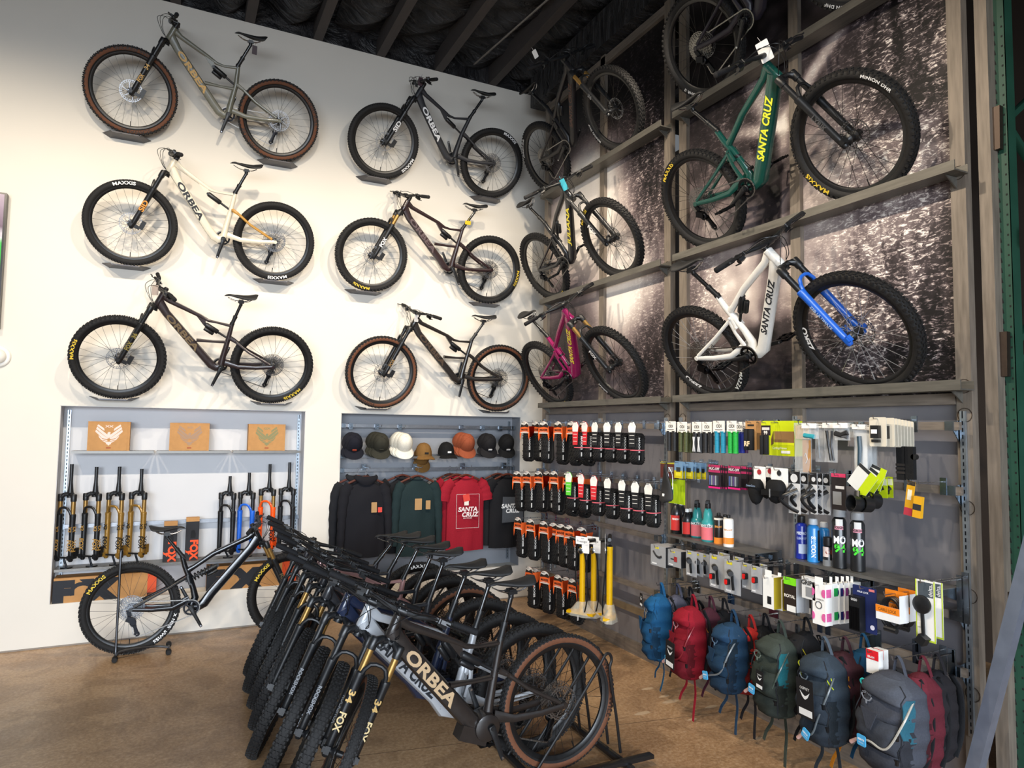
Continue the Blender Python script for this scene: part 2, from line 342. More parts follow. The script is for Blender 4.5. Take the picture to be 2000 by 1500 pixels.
BRI = [(1140, 420, .75, .55, .75, 0), (1215, 560, .5, .45, .62, 0), (1150, 330, .5, .3, .35, 0), (1240, 330, .25, .35, -.1, 0), (1270, 420, .2, .5, -.12, 0), (1110, 690, .5, .55, -.28, 0), (1150, 120, 1.5, .7, -.32, 0), (1270, 700, .3, .5, -.16, 0), (1230, 200, .4, .5, -.12, 0),
       # second bay
       (1420, 60, .9, 1.0, -.28, 0), (1480, 440, .7, .6, .12, 0), (1440, 600, .55, .4, .28, 0), (1680, 60, .6, .5, -.12, 0), (1640, 420, .45, .6, .16, 0), (1800, 310, .3, .35, .34, 0), (1760, 480, .5, .7, .02, 0), (1450, 720, .8, .35, -.32, 0), (1700, 700, .3, .25, .25, 0), (1800, 720, .45, .3, -.30, 0), (1640, 220, .35, .6, .12, 0), (1810, 180, .35, .12, -.35, 20), (1850, 250, .25, .06, -.3, 0), (1390, 480, .12, .45, .1, 0),
       # the rider in the print: pale sleeves, dark legs and tyre
       (1490, 200, .09, .34, .55, -28), (1480, 255, .30, .05, .5, 15), (1512, 310, .07, .3, -.35, 0), (1505, 410, .20, .40, -.38, 0), (1530, 430, .015, .3, .4, 0), (1500, 560, .09, .42, -.36, 0), (1525, 270, .05, .2, .4, 10), (1520, 640, .5, .08, -.2, 0), (1590, 135, .35, .05, .5, -40)]
LEAF = [(1270, 330, .35, .8, .75, 0), (1210, 130, .7, .6, .5, 0), (1270, 700, .35, .6, .55, 0), (1120, 700, .5, .4, .3, 0), (1780, 420, .55, 1.1, .85, 0), (1800, 100, .5, .6, .7, 0), (1690, 680, .5, .5, .8, 0), (1820, 650, .4, .6, .8, 0), (1440, 250, .6, .5, .3, 0), (1370, 600, .2, .5, .6, 0)]
for y0, y1, z0, z1 in ((-.545, -1.545, 2.092, HC-.02), (-1.62, -2.505, 2.092, HC-.02), (-2.777, -3.785, 2.092, HC-.02), (-3.862, -4.81, 2.092, HC-.02)):
    nu = int((y0-y1)/.022); nv = int((z1-z0)/.022); b = MB()
    b.grid(lambda u, v: (.034, y0+(y1-y0)*u, z0+(z1-z0)*v), nu, nv); o = b.build('mural_panel', MU, wb, ang=0)
    P = np.array(b.v); Y, Z = P[:, 1], P[:, 2]
    br = .44-.09*np.clip(Z-3.6, 0, 2)+blobs(Y, Z, BRI); le = np.clip(.05+blobs(Y, Z, LEAF), 0, 1); bl = np.where(Y < -2.6, .8, .15)*(1-le)  # print darkens upward; the dimmer light near the ceiling is painted in too
    C = np.stack([np.clip(br, .02, 1), le, bl, np.ones_like(br)], 1)
    a = o.data.color_attributes.new('print', 'FLOAT_COLOR', 'POINT'); a.data.foreach_set('color', C.astype(np.float32).ravel())
# bike shelves: folded steel channels with welded ends
SHM = mat('channel_steel', '6d6a63', .45, noise=.22, scale=9, stretch=(6, .6, 6), metal=.55)
for zb in (2.10, 3.20, 4.345):
    for y0, y1, lab in ((-.57, -2.60, 'between the corner and the dark gap'), (-2.745, -4.90, 'right of the dark gap')):
        t = {2.1: 'lowest', 3.2: 'middle', 4.345: 'highest'}[zb]
        s = root('bike_shelf', '%s steel bicycle shelf on the mural wall, %s' % (t, lab), 'shelf', T(0, (y0+y1)/2, zb), 'bicycle shelves on the mural wall'); hl = (y0-y1)/2
        MB().prism([(0, 0), (-.115, 0), (-.115, .052), (-.108, .052), (-.108, .008), (-.004, .008), (-.004, .05), (0, .05)], -hl, hl, axes((1, 0, 0), (0, 0, 1), (0, -1, 0), (0, 0, 0))).build('shelf_channel', SHM, s, ang=0)
        for yy in (hl-.06, -hl+.06): MB().prism([(0, -.002), (-.09, -.002), (0, -.06)], -.003, .003, axes((1, 0, 0), (0, 0, 1), (0, -1, 0), (0, yy, 0))).build('shelf_gusset', SHM, s, ang=0)
# slotted standards and their crossbars
def standard(x, y, z0, z1, axis, lab, grp):
    """slotted upright; axis 'A' = on a wall facing -y, 'B' = facing -x"""
    M = T(x, y, 0) if axis == 'A' else T(x, y, 0) @ RZ(-90)
    s = root('slotted_standard', lab, 'bracket rail', M, grp); b = MB()
    b.box(-.013, -.010, -.014, 0, z0, z1); b.box(.010, .013, -.014, 0, z0, z1); b.box(-.010, -.0035, -.014, -.011, z0, z1); b.box(.0035, .010, -.014, -.011, z0, z1)
    z = z0
    while z < z1-.03: b.box(-.0035, .0035, -.014, -.011, z, z+.014); z += .034
    b.build('rail', ZINC, s, ang=0); MB().box(-.010, .010, -.004, 0, z0, z1).build('slot_back', mat('slot_shadow', '2c2d30', .6), s, ang=0); return s
for y, z1, nm in ((-.52, 1.985, 'in the corner of the mural wall behind the folded tires'), (-1.575, 1.985, 'at mid bay of the folded tires'), (-2.535, 1.985, 'left of the dark gap'), (-2.715, 1.985, 'right of the dark gap'), (-3.81, 1.985, 'in the middle of the accessories wall'), (-4.845, 2.0, 'at the far right of the accessories wall')):
    standard(-.001, y, .42, z1, 'B', 'tall zinc slotted standard '+nm, 'slotted standards on the mural wall')
BRK = metal('8e9aa6', .25)
def crossbar(y0, y1, z, lab, x=-.075, h=.04):
    c = root('display_bar', lab, 'display bar', T(x, (y0+y1)/2, z), 'display bars on the mural wall'); hl = (y0-y1)/2
    MB().box(-.012, .012, -hl, hl, -h/2, h/2).build('bar', RAWH, c, ang=0)
    for yy in (hl-.045, -hl+.045):
        b = MB(); b.box(-.017, .017, yy-.022, yy+.022, -h/2-.004, h/2+.004); b.prism([(.012, h/2), (-x-.002, h/2+.01), (-x-.002, -h/2-.07), (.012, -h/2)], -.0025, .0025, axes((1, 0, 0), (0, 0, 1), (0, -1, 0), (0, yy, 0)))
        b.build('bar_bracket', BRK, c, ang=0)
crossbar(-.50, -2.56, 1.915, 'top steel display bar in the bay of folded tires')
crossbar(-.50, -2.56, 1.44, 'second steel display bar in the bay of folded tires')
crossbar(-.50, -2.56, 1.03, 'third steel display bar, carrying the yellow pumps')
crossbar(-.50, -2.56, .60, 'lowest steel display bar in the bay of folded tires')
crossbar(-2.69, -4.87, 1.925, 'top steel display bar in the accessories bay, carrying the grips')
crossbar(-2.69, -4.87, 1.605, 'second steel display bar in the accessories bay, carrying saddlebags')
crossbar(-2.69, -4.87, 1.0, 'third steel display bar in the accessories bay, carrying lights and locks')
crossbar(-2.69, -4.87, .735, 'lowest steel display bar in the accessories bay, carrying the backpacks')
# ================================================================== bicycles
WR = .369
SA = R(65); SV = Vector((-math.cos(SA), 0, math.sin(SA))); PV = Vector((math.sin(SA), 0, math.cos(SA)))
BB = Vector((.445, 0, .335)); AX = (0, 1, 0)
_bm = {}
def tire_mesh(kind, tan):
    k = ('tire', kind, tan)
    if k in _bm: return _bm[k]
    b = MB(); h = .030 if kind == 'mtb' else .027
    prof = [(.312, -.015), (.322, -h*.9), (.337, -h), (.351, -h*.93), (.3600, -h*.62), (.3628, 0), (.3600, h*.62), (.351, h*.93), (.337, h), (.322, h*.9), (.312, .015)]
    mi = [0, 1, 1, 0, 0, 0, 0, 1, 1, 0] if tan else [0]*10
    b.lathe(prof, ax=AX, n=72, mis=mi, caps=False)
    if kind == 'mtb':
        n = 64
        rows = [(-.0085, .362, .0065, .0145, .012, 0), (.0085, .362, .0065, .0145, .012, 0), (-.0185, .3595, .006, .012, .008, .5), (.0185, .3595, .006, .012, .008, .5), (-.0275, .3535, .008, .014, .009, 0), (.0275, .3535, .008, .014, .009, 0)]
    else:
        n = 92
        rows = [(-.006, .362, .004, .010, .008, 0), (.006, .362, .004, .010, .008, .5), (-.0155, .3595, .004, .009, .008, .25), (.0155, .3595, .004, .009, .008, .75), (-.0235, .3535, .005, .010, .007, 0), (.0235, .3535, .005, .010, .007, .5)]
    for i in range(n):
        for y, r, dr, dt, dy, ph in rows:
            a = 2*PI*(i+ph)/n; M = Matrix(((math.cos(a), 0, -math.sin(a)), (0, 1, 0), (math.sin(a), 0, math.cos(a))))
            b.obox((r*math.cos(a), y, r*math.sin(a)), (dr*2, dy, dt), M)
    _bm[k] = b.mesh('tire', [RUB, TAN], 40); return _bm[k]
def rim_mesh(m=CARB):
    k = ('rim', m.name)
    if k not in _bm: _bm[k] = MB().lathe([(.319, -.0155), (.302, -.0145), (.290, -.007), (.289, .007), (.302, .0145), (.319, .0155), (.312, 0)], ax=AX, n=72, closed=True).mesh('rim', m, 30)
    return _bm[k]
def spoke_mesh(m=SPOKE, rear=False):
    k = ('spk', m.name, rear)
    if k not in _bm:
        b = MB(); n = 28
        for i in range(n):
            sd = 1 if i % 2 else -1; a = 2*PI*i/n; cr = (1 if (i//2) % 2 else -1)*R(68); fl = .028 if sd > 0 or not rear else .026
            b.tube([(fl*math.cos(a+cr), sd*(.030 if not (rear and sd < 0) else .019), fl*math.sin(a+cr)), (.291*math.cos(a), sd*.003, .291*math.sin(a))], .00135, 4, caps=False)
        b.lathe([(.0035, -.02), (.0035, .02)], o=(0, 0, -.27), ax=(0, 0, 1), n=6)
        _bm[k] = b.mesh('spokes', m, 60)
    return _bm[k]
def hub_mesh():
    if 'hub' not in _bm: _bm['hub'] = MB().lathe([(.010, -.07), (.013, -.052), (.018, -.042), (.030, -.033), (.030, -.028), (.016, -.020), (.015, .02), (.030, .028), (.030, .032), (.018, .04), (.013, .05), (.010, .07)], ax=AX, n=16).mesh('hub', BLK)
    return _bm['hub']
def gear(b, r0, r1, teeth, y0, y1, dr=.004, mi=0):
    n = teeth*4; o = []; 
    for i in range(n):
        rr = r1 if i % 4 in (1, 2) else r1-dr; o.append((rr, 2*PI*i/n))
    vs = []; fs = []
    for rr, a in o:
        for r_, y in ((rr, y0), (rr, y1), (r0, y1), (r0, y0)): vs.append((r_*math.cos(a), y, r_*math.sin(a)))
    for i in range(n):
        j = (i+1) % n
        for k in range(4): fs.append((i*4+k, j*4+k, j*4+(k+1) % 4, i*4+(k+1) % 4))
    return b.add(vs, fs, mi)
def rotor_mesh():
    if 'rotor' not in _bm:
        b = MB(); gear(b, .0855, .092, 24, .036, .0378, .003); gear(b, .072, .0755, 24, .036, .0378, .002)
        for i in range(30):
            a = 2*PI*i/30; b.tube([(.075*math.cos(a), .0369, .075*math.sin(a)), (.085*math.cos(a+.09), .0369, .085*math.sin(a+.09))], [(.0009, .0022)]*2, 4, caps=False)
        for i in range(6):
            a = 2*PI*i/6; b.tube([(.022*math.cos(a), .0369, .022*math.sin(a)), (.05*math.cos(a+.25), .0369, .05*math.sin(a+.25)), (.073*math.cos(a+.35), .0369, .073*math.sin(a+.35))], [(.0009, .0035)]*3, 4, caps=False)
        gear(b, .014, .025, 6, .036, .038)
        _bm['rotor'] = b.mesh('brake_rotor', metal('93969b', .35), 40)
    return _bm['rotor']
def cassette_mesh(m=CHAINM):
    k = ('cass', m.name)
    if k not in _bm:
        b = MB(); rad = [.104, .093, .083, .073, .064, .056, .049, .042, .036, .030]
        for i, r in enumerate(rad): gear(b, r-.0068, r, max(11, int(r*500*.62)), -.0205-i*.0034, -.0225-i*.0034, .0042)
        b.lathe([(.025, -.02), (.025, -.055)], ax=AX, n=16)
        _bm[k] = b.mesh('cassette', m, 40)
    return _bm[k]
def tire_print(items, side, col, spin=0):
    """items: (text, height, angle deg, bold) on the sidewall facing side"""
    b = MB()
    for s, h, a in items: text_arc(b, s, h, .338, R(a), side*.0312, side, bold=.03, sx=1.25, space=1.08)
    return b.mesh('tire_lettering', paint(col, .6), 0)
def wheel(par, M, rear, o):
    nm = 'rear_wheel' if rear else 'front_wheel'
    w = link(nm, rim_mesh(o.get('rim', CARB)), par, M)
    link('tire', tire_mesh(o['tread'], o['tan']), w); link('spokes', spoke_mesh(o.get('spoke', SPOKE), rear), w); link('hub', hub_mesh(), w)
    link('brake_rotor', rotor_mesh(), w)
    if rear: link('cassette', cassette_mesh(o.get('cass', CHAINM)), w)
    for its, col in o.get('rlet' if rear else 'flet', []): link('tire_lettering', tire_print(its, o['side'], col), w)
    if o.get('rimlet'):
        b = MB()
        for s, h, a in o['rimlet'][1 if rear else 0]: text_arc(b, s, h, .305, R(a), o['side']*.0162, o['side'], bold=.04, sx=1.2)
        b.build('rim_lettering', paint('f0f0f0', .5), w, ang=0)
    return w
def steer(wb, th):
    Q = Vector((wb, 0, WR))-PV*.044
    return axes(PV, (0, 1, 0), SV, Q) @ RZ(th)
def fork(par, Ms, o):
    cm = o.get('fork', BLK); st = o.get('stan', BLK)
    b = MB()
    b.lathe([(.0285, .505), (.024, .52), (.0235, .555)], n=16)
    for s in (1, -1):
        b.tube([(0, 0, .53), (.016, s*.03, .535), (.026, s*.052, .522), (.030, s*.066, .505)], [(.026, .020), (.022, .018), (.021, .021), (.0215, .024)], 10)
        b.lathe([(.0225, .475), (.0235, .485), (.0235, .530), (.019, .537)], o=(.030, s*.066, 0), n=14)
    f = b.build('fork_crown', o.get('crown', BLK), par, Ms)
    for s in (1, -1):
        MB().lathe([(.0177, .30), (.0177, .49)], o=(.030, s*.066, 0), n=16).build('stanchion', st, f)
    b = MB()
    for s in (1, -1):
        b.lathe([(.012, -.035), (.019, -.025), (.0205, .05), (.0215, .20), (.0235, .335), (.025, .345), (.0248, .362), (.020, .368)], o=(.030, s*.066, 0), n=16)
        b.obox((.040, s*.068, 0), (.042, .026, .036))
        b.obox((.045, s*.086, 0), (.026, .012, .026))
    arch = [(.036, .064, .335), (.052, .056, .385), (.058, .038, .415), (.060, .015, .424), (.060, -.015, .424), (.058, -.038, .415), (.052, -.056, .385), (.036, -.064, .335)]
    b.tube(arch, [(.010, .014), (.010, .012), (.009, .011), (.008, .010), (.008, .010), (.009, .011), (.010, .012), (.010, .014)], 8, ref=(1, 0, 0))
    b.obox((-.006, .064, .0), (.05, .016, .03)); b.obox((-.038, .052, .035), (.036, .026, .075))    # brake caliper on the left leg
    lo = b.build('fork_lowers', cm, f)
    for it in o.get('fdec', []):
        s_, h, z, col = it[:4]; sides = (1, -1)
        for s in sides:
            b = MB()
            # print runs along the leg, reading downwards
            ZM = axes((0, 0, 1), (1, 0, 0), (0, 1, 0), (.030, .0896, z)) if s > 0 else axes((0, 0, -1), (1, 0, 0), (0, -1, 0), (.030, -.0896, z))
            text_into(b, s_, h, ZM, bold=.03, fit=it[4] if len(it) > 4 else None)
            if o.get('ffront'):
                text_into(b, s_, h, axes((0, 0, -1), (0, 1, 0), (1, 0, 0), (.030+.0236, s*.066, z)), bold=.03, fit=it[4] if len(it) > 4 else None)
            b.build('fork_decal', paint(col, .5), lo, ang=0)
    return f
def cockpit(par, Ms, o):
    if 'bar' not in _bm:
        P = [(.012, -.40, .728), (.022, -.29, .724), (.040, -.17, .715), (.050, -.10, .700), (.052, -.05, .694), (.052, .05, .694), (.050, .10, .700), (.040, .17, .715), (.022, .29, .724), (.012, .40, .728)]
        P2 = bez(P, 3); _bm['bar'] = MB().tube(P2, [.0157 if abs(p[1]) < .07 else max(.0111, .0157-(abs(p[1])-.07)*.04) for p in P2], 10, ref=(0, 0, 1)).mesh('handlebar', BLK)
        b = MB(); b.lathe([(.0195, .668), (.0205, .675), (.0205, .715), (.017, .719), (.017, .724)], n=16)
        b.tube([(.008, 0, .694), (.036, 0, .694)], [(.016, .016), (.019, .019)], 10); b.lathe([(.0215, -.026), (.0225, -.022), (.0225, .022), (.0215, .026)], o=(.052, 0, .694), ax=AX, n=16)
        for s in (-1, 1): b.lathe([(.003, -.003), (.003, .003)], o=(.071, s*.017, .706), ax=(1, 0, 0), n=6)
        _bm['stem'] = b.mesh('stem', BLK)
        for s in (1, -1):
            b = MB(); pr = [(.0135, 0), (.0165, .003), (.0165, .008)]
            for i in range(7): pr += [(.0158, .012+i*.016), (.0168, .016+i*.016), (.0168, .024+i*.016)]
            pr += [(.0172, .135), (.012, .139)]
            d = Vector((-.0915*.7, s*1, .036)).normalized(); b.lathe(pr, o=(.0225, s*.265, .7245), ax=d, n=14)
            _bm['grip', s] = b.mesh('grip', GRIPR, 50)
            b = MB(); b.lathe([(.0155, -.006), (.0155, .006)], o=(.028, s*.235, .722), ax=AX, n=12)
            b.obox((.045, s*.215, .716), (.022, .078, .020), RZ(-s*14).to_3x3()); b.lathe([(.011, -.012), (.011, .012)], o=(.046, s*.195, .716), ax=(0, 0, 1), n=10)
            b.tube(bez([(.056, s*.232, .714), (.075, s*.262, .711), (.072, s*.30, .71), (.066, s*.335, .710), (.074, s*.348, .710)], 3), [(.0045, .007)]*13, 6, ref=(0, 0, 1))
            b.obox((.022, s*.218, .700), (.040, .036, .022), RZ(s*20).to_3x3()); b.obox((.002, s*.236, .69), (.034, .018, .006), RY(20).to_3x3())
            _bm['lever', s] = b.mesh('brake_lever', BLK)
    link('stem', _bm['stem'], par, Ms)
    h = link('handlebar', _bm['bar'], par, Ms)
    for s in (1, -1): link('grip', _bm['grip', s], h); link('brake_lever', _bm['lever', s], h)
    if o.get('barlet'): text('bar_lettering', o['barlet'], .012, axes((0, 1, 0), (-1, 0, 0), (0, 0, 1), (.045, .155, .7285)), paint('e8e8e8'), h, bold=.03)
    for i, (y0, dz, xo) in enumerate(((.19, .0, .13), (-.19, -.01, .15), (-.17, .012, .11))):
        q = bez([(.05, y0, .716), (xo*.8, y0*.45, .712+dz), (xo, y0*.05, .665+dz), (.075, -y0*.18, .59+dz), (.026, -y0*.15, .555)], 5)
        if ('cab', i) not in _bm: _bm['cab', i] = MB().tube(q, .0024, 5).mesh('brake_cable', BLK)
        link('brake_cable', _bm['cab', i], h)
def crank(par, ang, o):
    b = MB(); b.lathe([(.021, -.062), (.023, -.06), (.023, .06), (.021, .062)], o=BB, ax=AX, n=14)
    c = b.build('bottom_bracket', BLK, par)
    if 'crank' not in _bm:
        m = MB(); m.tube([(-.012, 0, 0), (.0, 0, 0), (.05, 0, 0), (.165, 0, 0), (.18, 0, 0)], [(.006, .014), (.009, .019), (.008, .0155), (.007, .0125), (.005, .010)], 8, ref=(0, 1, 0), sq=3)
        m.lathe([(.011, -.011), (.011, .011)], ax=AX, n=12); m.lathe([(.0065, -.0105), (.0065, .0105)], o=(.168, 0, 0), ax=AX, n=10, mi=1)
        _bm['crank'] = m.mesh('crank_arm', [BLK, STEEL])
        m = MB(); gear(m, .046, .064, 30, -.046, -.050, .005)
        for i in range(5):
            a = 2*PI*i/5; m.tube([(.012*math.cos(a), -.049, .012*math.sin(a)), (.049*math.cos(a), -.048, .049*math.sin(a))], [(.002, .010), (.002, .006)], 6)
        m.lathe([(.018, -.052), (.018, -.045)], ax=AX, n=14); _bm['ring'] = m.mesh('chainring', BLKM, 40)
        m = MB()
        for sx in (-.046, .046): m.obox((sx, 0, 0), (.008, .095, .014))
        for sy in (-.046, .046): m.obox((0, sy, 0), (.10, .008, .014))
        m.lathe([(.011, -.055), (.011, .055)], ax=AX, n=10); m.obox((0, 0, 0), (.09, .012, .010)); 
        for sx in (-.046, .046):
            for sy in (-.03, 0, .03): m.lathe([(.002, -.012), (.002, .012)], o=(sx, sy, 0), n=5)
        _bm['pedal'] = m.mesh('pedal', BLKM)
    for s, a in ((-1, ang), (1, ang+180)):
        M = T(BB.x, s*.074, BB.z) @ RY(-a); k = link('crank_arm', _bm['crank'], c, M)
        if o.get('pedals'): link('pedal', _bm['pedal'], c, T(BB.x, s*.135, BB.z) @ RY(-a) @ T(.17, 0, 0) @ RY(a))
    link('chainring', _bm['ring'], c, T(BB))
    # chain and derailleur
    if 'chain' not in _bm:
        bx, bz, ax_, az = BB.x, BB.z, 0, WR
        top0 = Vector((bx-.01, -.048, bz+.066)); top1 = Vector((ax_, -.038, az+.052)); pts = []
        for i in range(11): a = R(95-190*i/10); pts.append(Vector((bx+.066*math.cos(a), -.048, bz+.066*math.sin(a))))
        low = Vector((.052, -.042, az-.205)); pts += [low+Vector((.03, 0, -.018)), low+Vector((0, 0, -.025)), low+Vector((-.026, 0, -.0)), Vector((.012, -.04, az-.13)), Vector((.03, -.04, az-.10)), Vector((.022, -.038, az-.075))]
        pts = pts[:-1]+[Vector((.03, -.038, az-.05)), Vector((.0, -.038, az-.056))] if False else pts
        for i in range(7): a = R(300-200*i/6); pts.append(Vector((.052*math.cos(a), -.038, az+.052*math.sin(a))))
        L = []; P = pts+[pts[0]]
        for a, b_ in zip(P[:-1], P[1:]):
            n = max(1, round((b_-a).length/.0127))
            for k in range(n): L.append((a.lerp(b_, k/n), a.lerp(b_, (k+1)/n)))
        m = MB()
        for i, (a, b_) in enumerate(L):
            d = (b_-a); ln = d.length; d.normalize(); Mx = Matrix((d, Vector((0, 1, 0)), d.cross(Vector((0, 1, 0))))).transposed()
            m.obox((a+b_)/2, (ln*.92, .0062 if i % 2 else .004, .0078), Mx)
        _bm['chain'] = m.mesh('chain', CHAINM, 0)
        m = MB(); m.obox((-.012, -.056, az-.03), (.03, .016, .055), RY(-15).to_3x3()); m.obox((.002, -.068, az-.082), (.062, .028, .042), RY(25).to_3x3())
        m.lathe([(.023, -.012), (.026, -.009), (.026, .009), (.023, .012)], o=(.02, -.062, az-.105), ax=AX, n=14)
        for yy in (-.048, -.036): m.tube([(.02, yy, az-.11), (.036, yy, az-.15), (.052, yy, az-.205)], [(.0015, .016), (.0015, .012), (.0015, .016)], 6)
        for c_ in ((.022, -.042, az-.125), (.052, -.042, az-.205)):
            t = MB(); gear(t, .006, .0235, 12, -.002, .002, .004); m.add([Vector(v)+Vector(c_) for v in t.v], t.f)
        _bm['derailleur'] = m.mesh('derailleur', BLKM)
    link('chain', _bm['chain'], par); link('derailleur', _bm['derailleur'], par)
def saddle(par, o, top, ang):
    sx, sz = o.get('sad', (.25, 1.02)); m0 = 'saddle'
    if m0 not in _bm:
        def fn(u, v):   # v 0 rear .. 1 nose ; u over the section
            t = v; w = .0175+.054*(1-min(1, max(0, (t-.12)/.62))**1.3) if t > .12 else .0715-.010*((.12-t)/.12)**2
            e = min(1, t/.07+.02)**.5*min(1, (1-t)/.09+.02)**.5; w *= e**.8
            a = PI*(u*2-1); sy = math.sin(a); cz = math.cos(a); y = w*math.copysign(abs(sy)**.8, sy); x = -.14+.28*t
            z0 = .020*((t-.5)/.5)**2*(1.3 if t < .5 else .35)-.016*max(0, (t-.8)/.2)**2
            hi = .010*e; lo = (.013+.017*max(0, math.sin(PI*min(1, t*1.15+.05))))*e*(1-.45*t)
            z = z0+(hi*cz if cz > 0 else lo*cz)-.022*(abs(y)/.07)**2.2
            if cz > .5 and .25 < t < .8 and abs(y) < .010: z -= .005
            return (x, y, z)
        b = MB(); b.grid(fn, 18, 18, wrapu=True); b.f.append(tuple(range(18))[::-1]); b.m.append(0); b.f.append(tuple(17*18+k for k in range(18))); b.m.append(0)
        _bm[m0] = b.mesh('saddle', mat('saddle_cover', '1b1b1c', .62, noise=.1, scale=150, bump=.15), 60)
        b = MB()
        for s in (1, -1): b.tube(bez([(.11, s*.012, -.018), (.075, s*.02, -.036), (.04, s*.022, -.045), (-.04, s*.022, -.045), (-.085, s*.03, -.024)], 4), .0036, 6, ref=(0, 0, 1))
        _bm['rails'] = b.mesh('saddle_rails', STEEL)
        b = MB(); b.obox((0, 0, -.05), (.05, .058, .018)); b.lathe([(.014, -.085), (.0165, -.06), (.012, -.045)], n=12); b.obox((0, 0, -.038), (.036, .05, .010))
        _bm['clamp'] = b.mesh('saddle_clamp', BLK)
    s = link('saddle', _bm[m0], par, T(sx, 0, sz) @ RY(o.get('stilt', 0)))
    link('saddle_rails', o.get('railm') or _bm['rails'], s); link('saddle_clamp', _bm['clamp'], s)
    a = Vector((sx, 0, sz-.075)); d = (a-top); mid = top+d*o.get('drop', .35)
    b = MB().tube([top-d.normalized()*.03, mid], .0168, 14); b.tube([mid-d.normalized()*.012, mid+d.normalized()*.008], .0195, 14); p = b.build('seatpost', BLK, par)
    MB().tube([mid, a], .0135, 14).build('seatpost_upper', mat('post_tube', '101012', .25, noise=.03, coat=.5), p)
    MB().tube([top-d.normalized()*.014, top+d.normalized()*.004], .0205, 14).build('seat_clamp', BLK, p)
def lettering_on(b, s, h, P0, P1, ylat, side, fit=None, sx=1.0, bold=.035, shear=0, rev=False):
    """print on a tube side, running from P0 to P1 (bike coords), facing side"""
    P0 = Vector(P0); P1 = Vector(P1); d = (P1-P0).normalized(); n = Vector((0, side, 0))
    text_into(b, s, h, axes(d, n.cross(d), n, ((P0+P1)/2)+n*ylat), fit=fit or (P1-P0).length, bold=bold, shear=shear)
def shock(par, a, b_, o):
    a = Vector(a); b_ = Vector(b_); d = (b_-a); L = d.length; d.normalize(); m = MB()
    m.lathe([(.010, -.012), (.016, 0), (.0215, .012), (.0215, L*.52), (.018, L*.55), (.010, L*.56), (.0095, L-.015), (.012, L)], o=a, ax=d, n=14)
    for e in (a, b_): m.lathe([(.012, -.018), (.012, .018)], o=e, ax=AX, n=10)
    if o.get('piggy', True):
        q = a+d*.035+Vector((0, 0, 0)); w = d.cross(Vector((0, 1, 0))); w = w if w.z < 0 else -w
        m.lathe([(.014, -.02), (.017, -.015), (.017, .062), (.012, .07)], o=q+w*.036, ax=d, n=12)
    s = m.build('shock', o.get('shockm', BLK), par)
    if o.get('coil'):
        P = []; n = 60
        for i in range(n+1):
            t = i/n; an = t*2*PI*6.5; w = d.cross(Vector((0, 1, 0))); P.append(a+d*(L*.12+L*.7*t)+w*(.029*math.cos(an))+Vector((0, 1, 0))*(.029*math.sin(an)))
        MB().tube(P, .0048, 6).build('coil_spring', o['coil'], s)
    return s
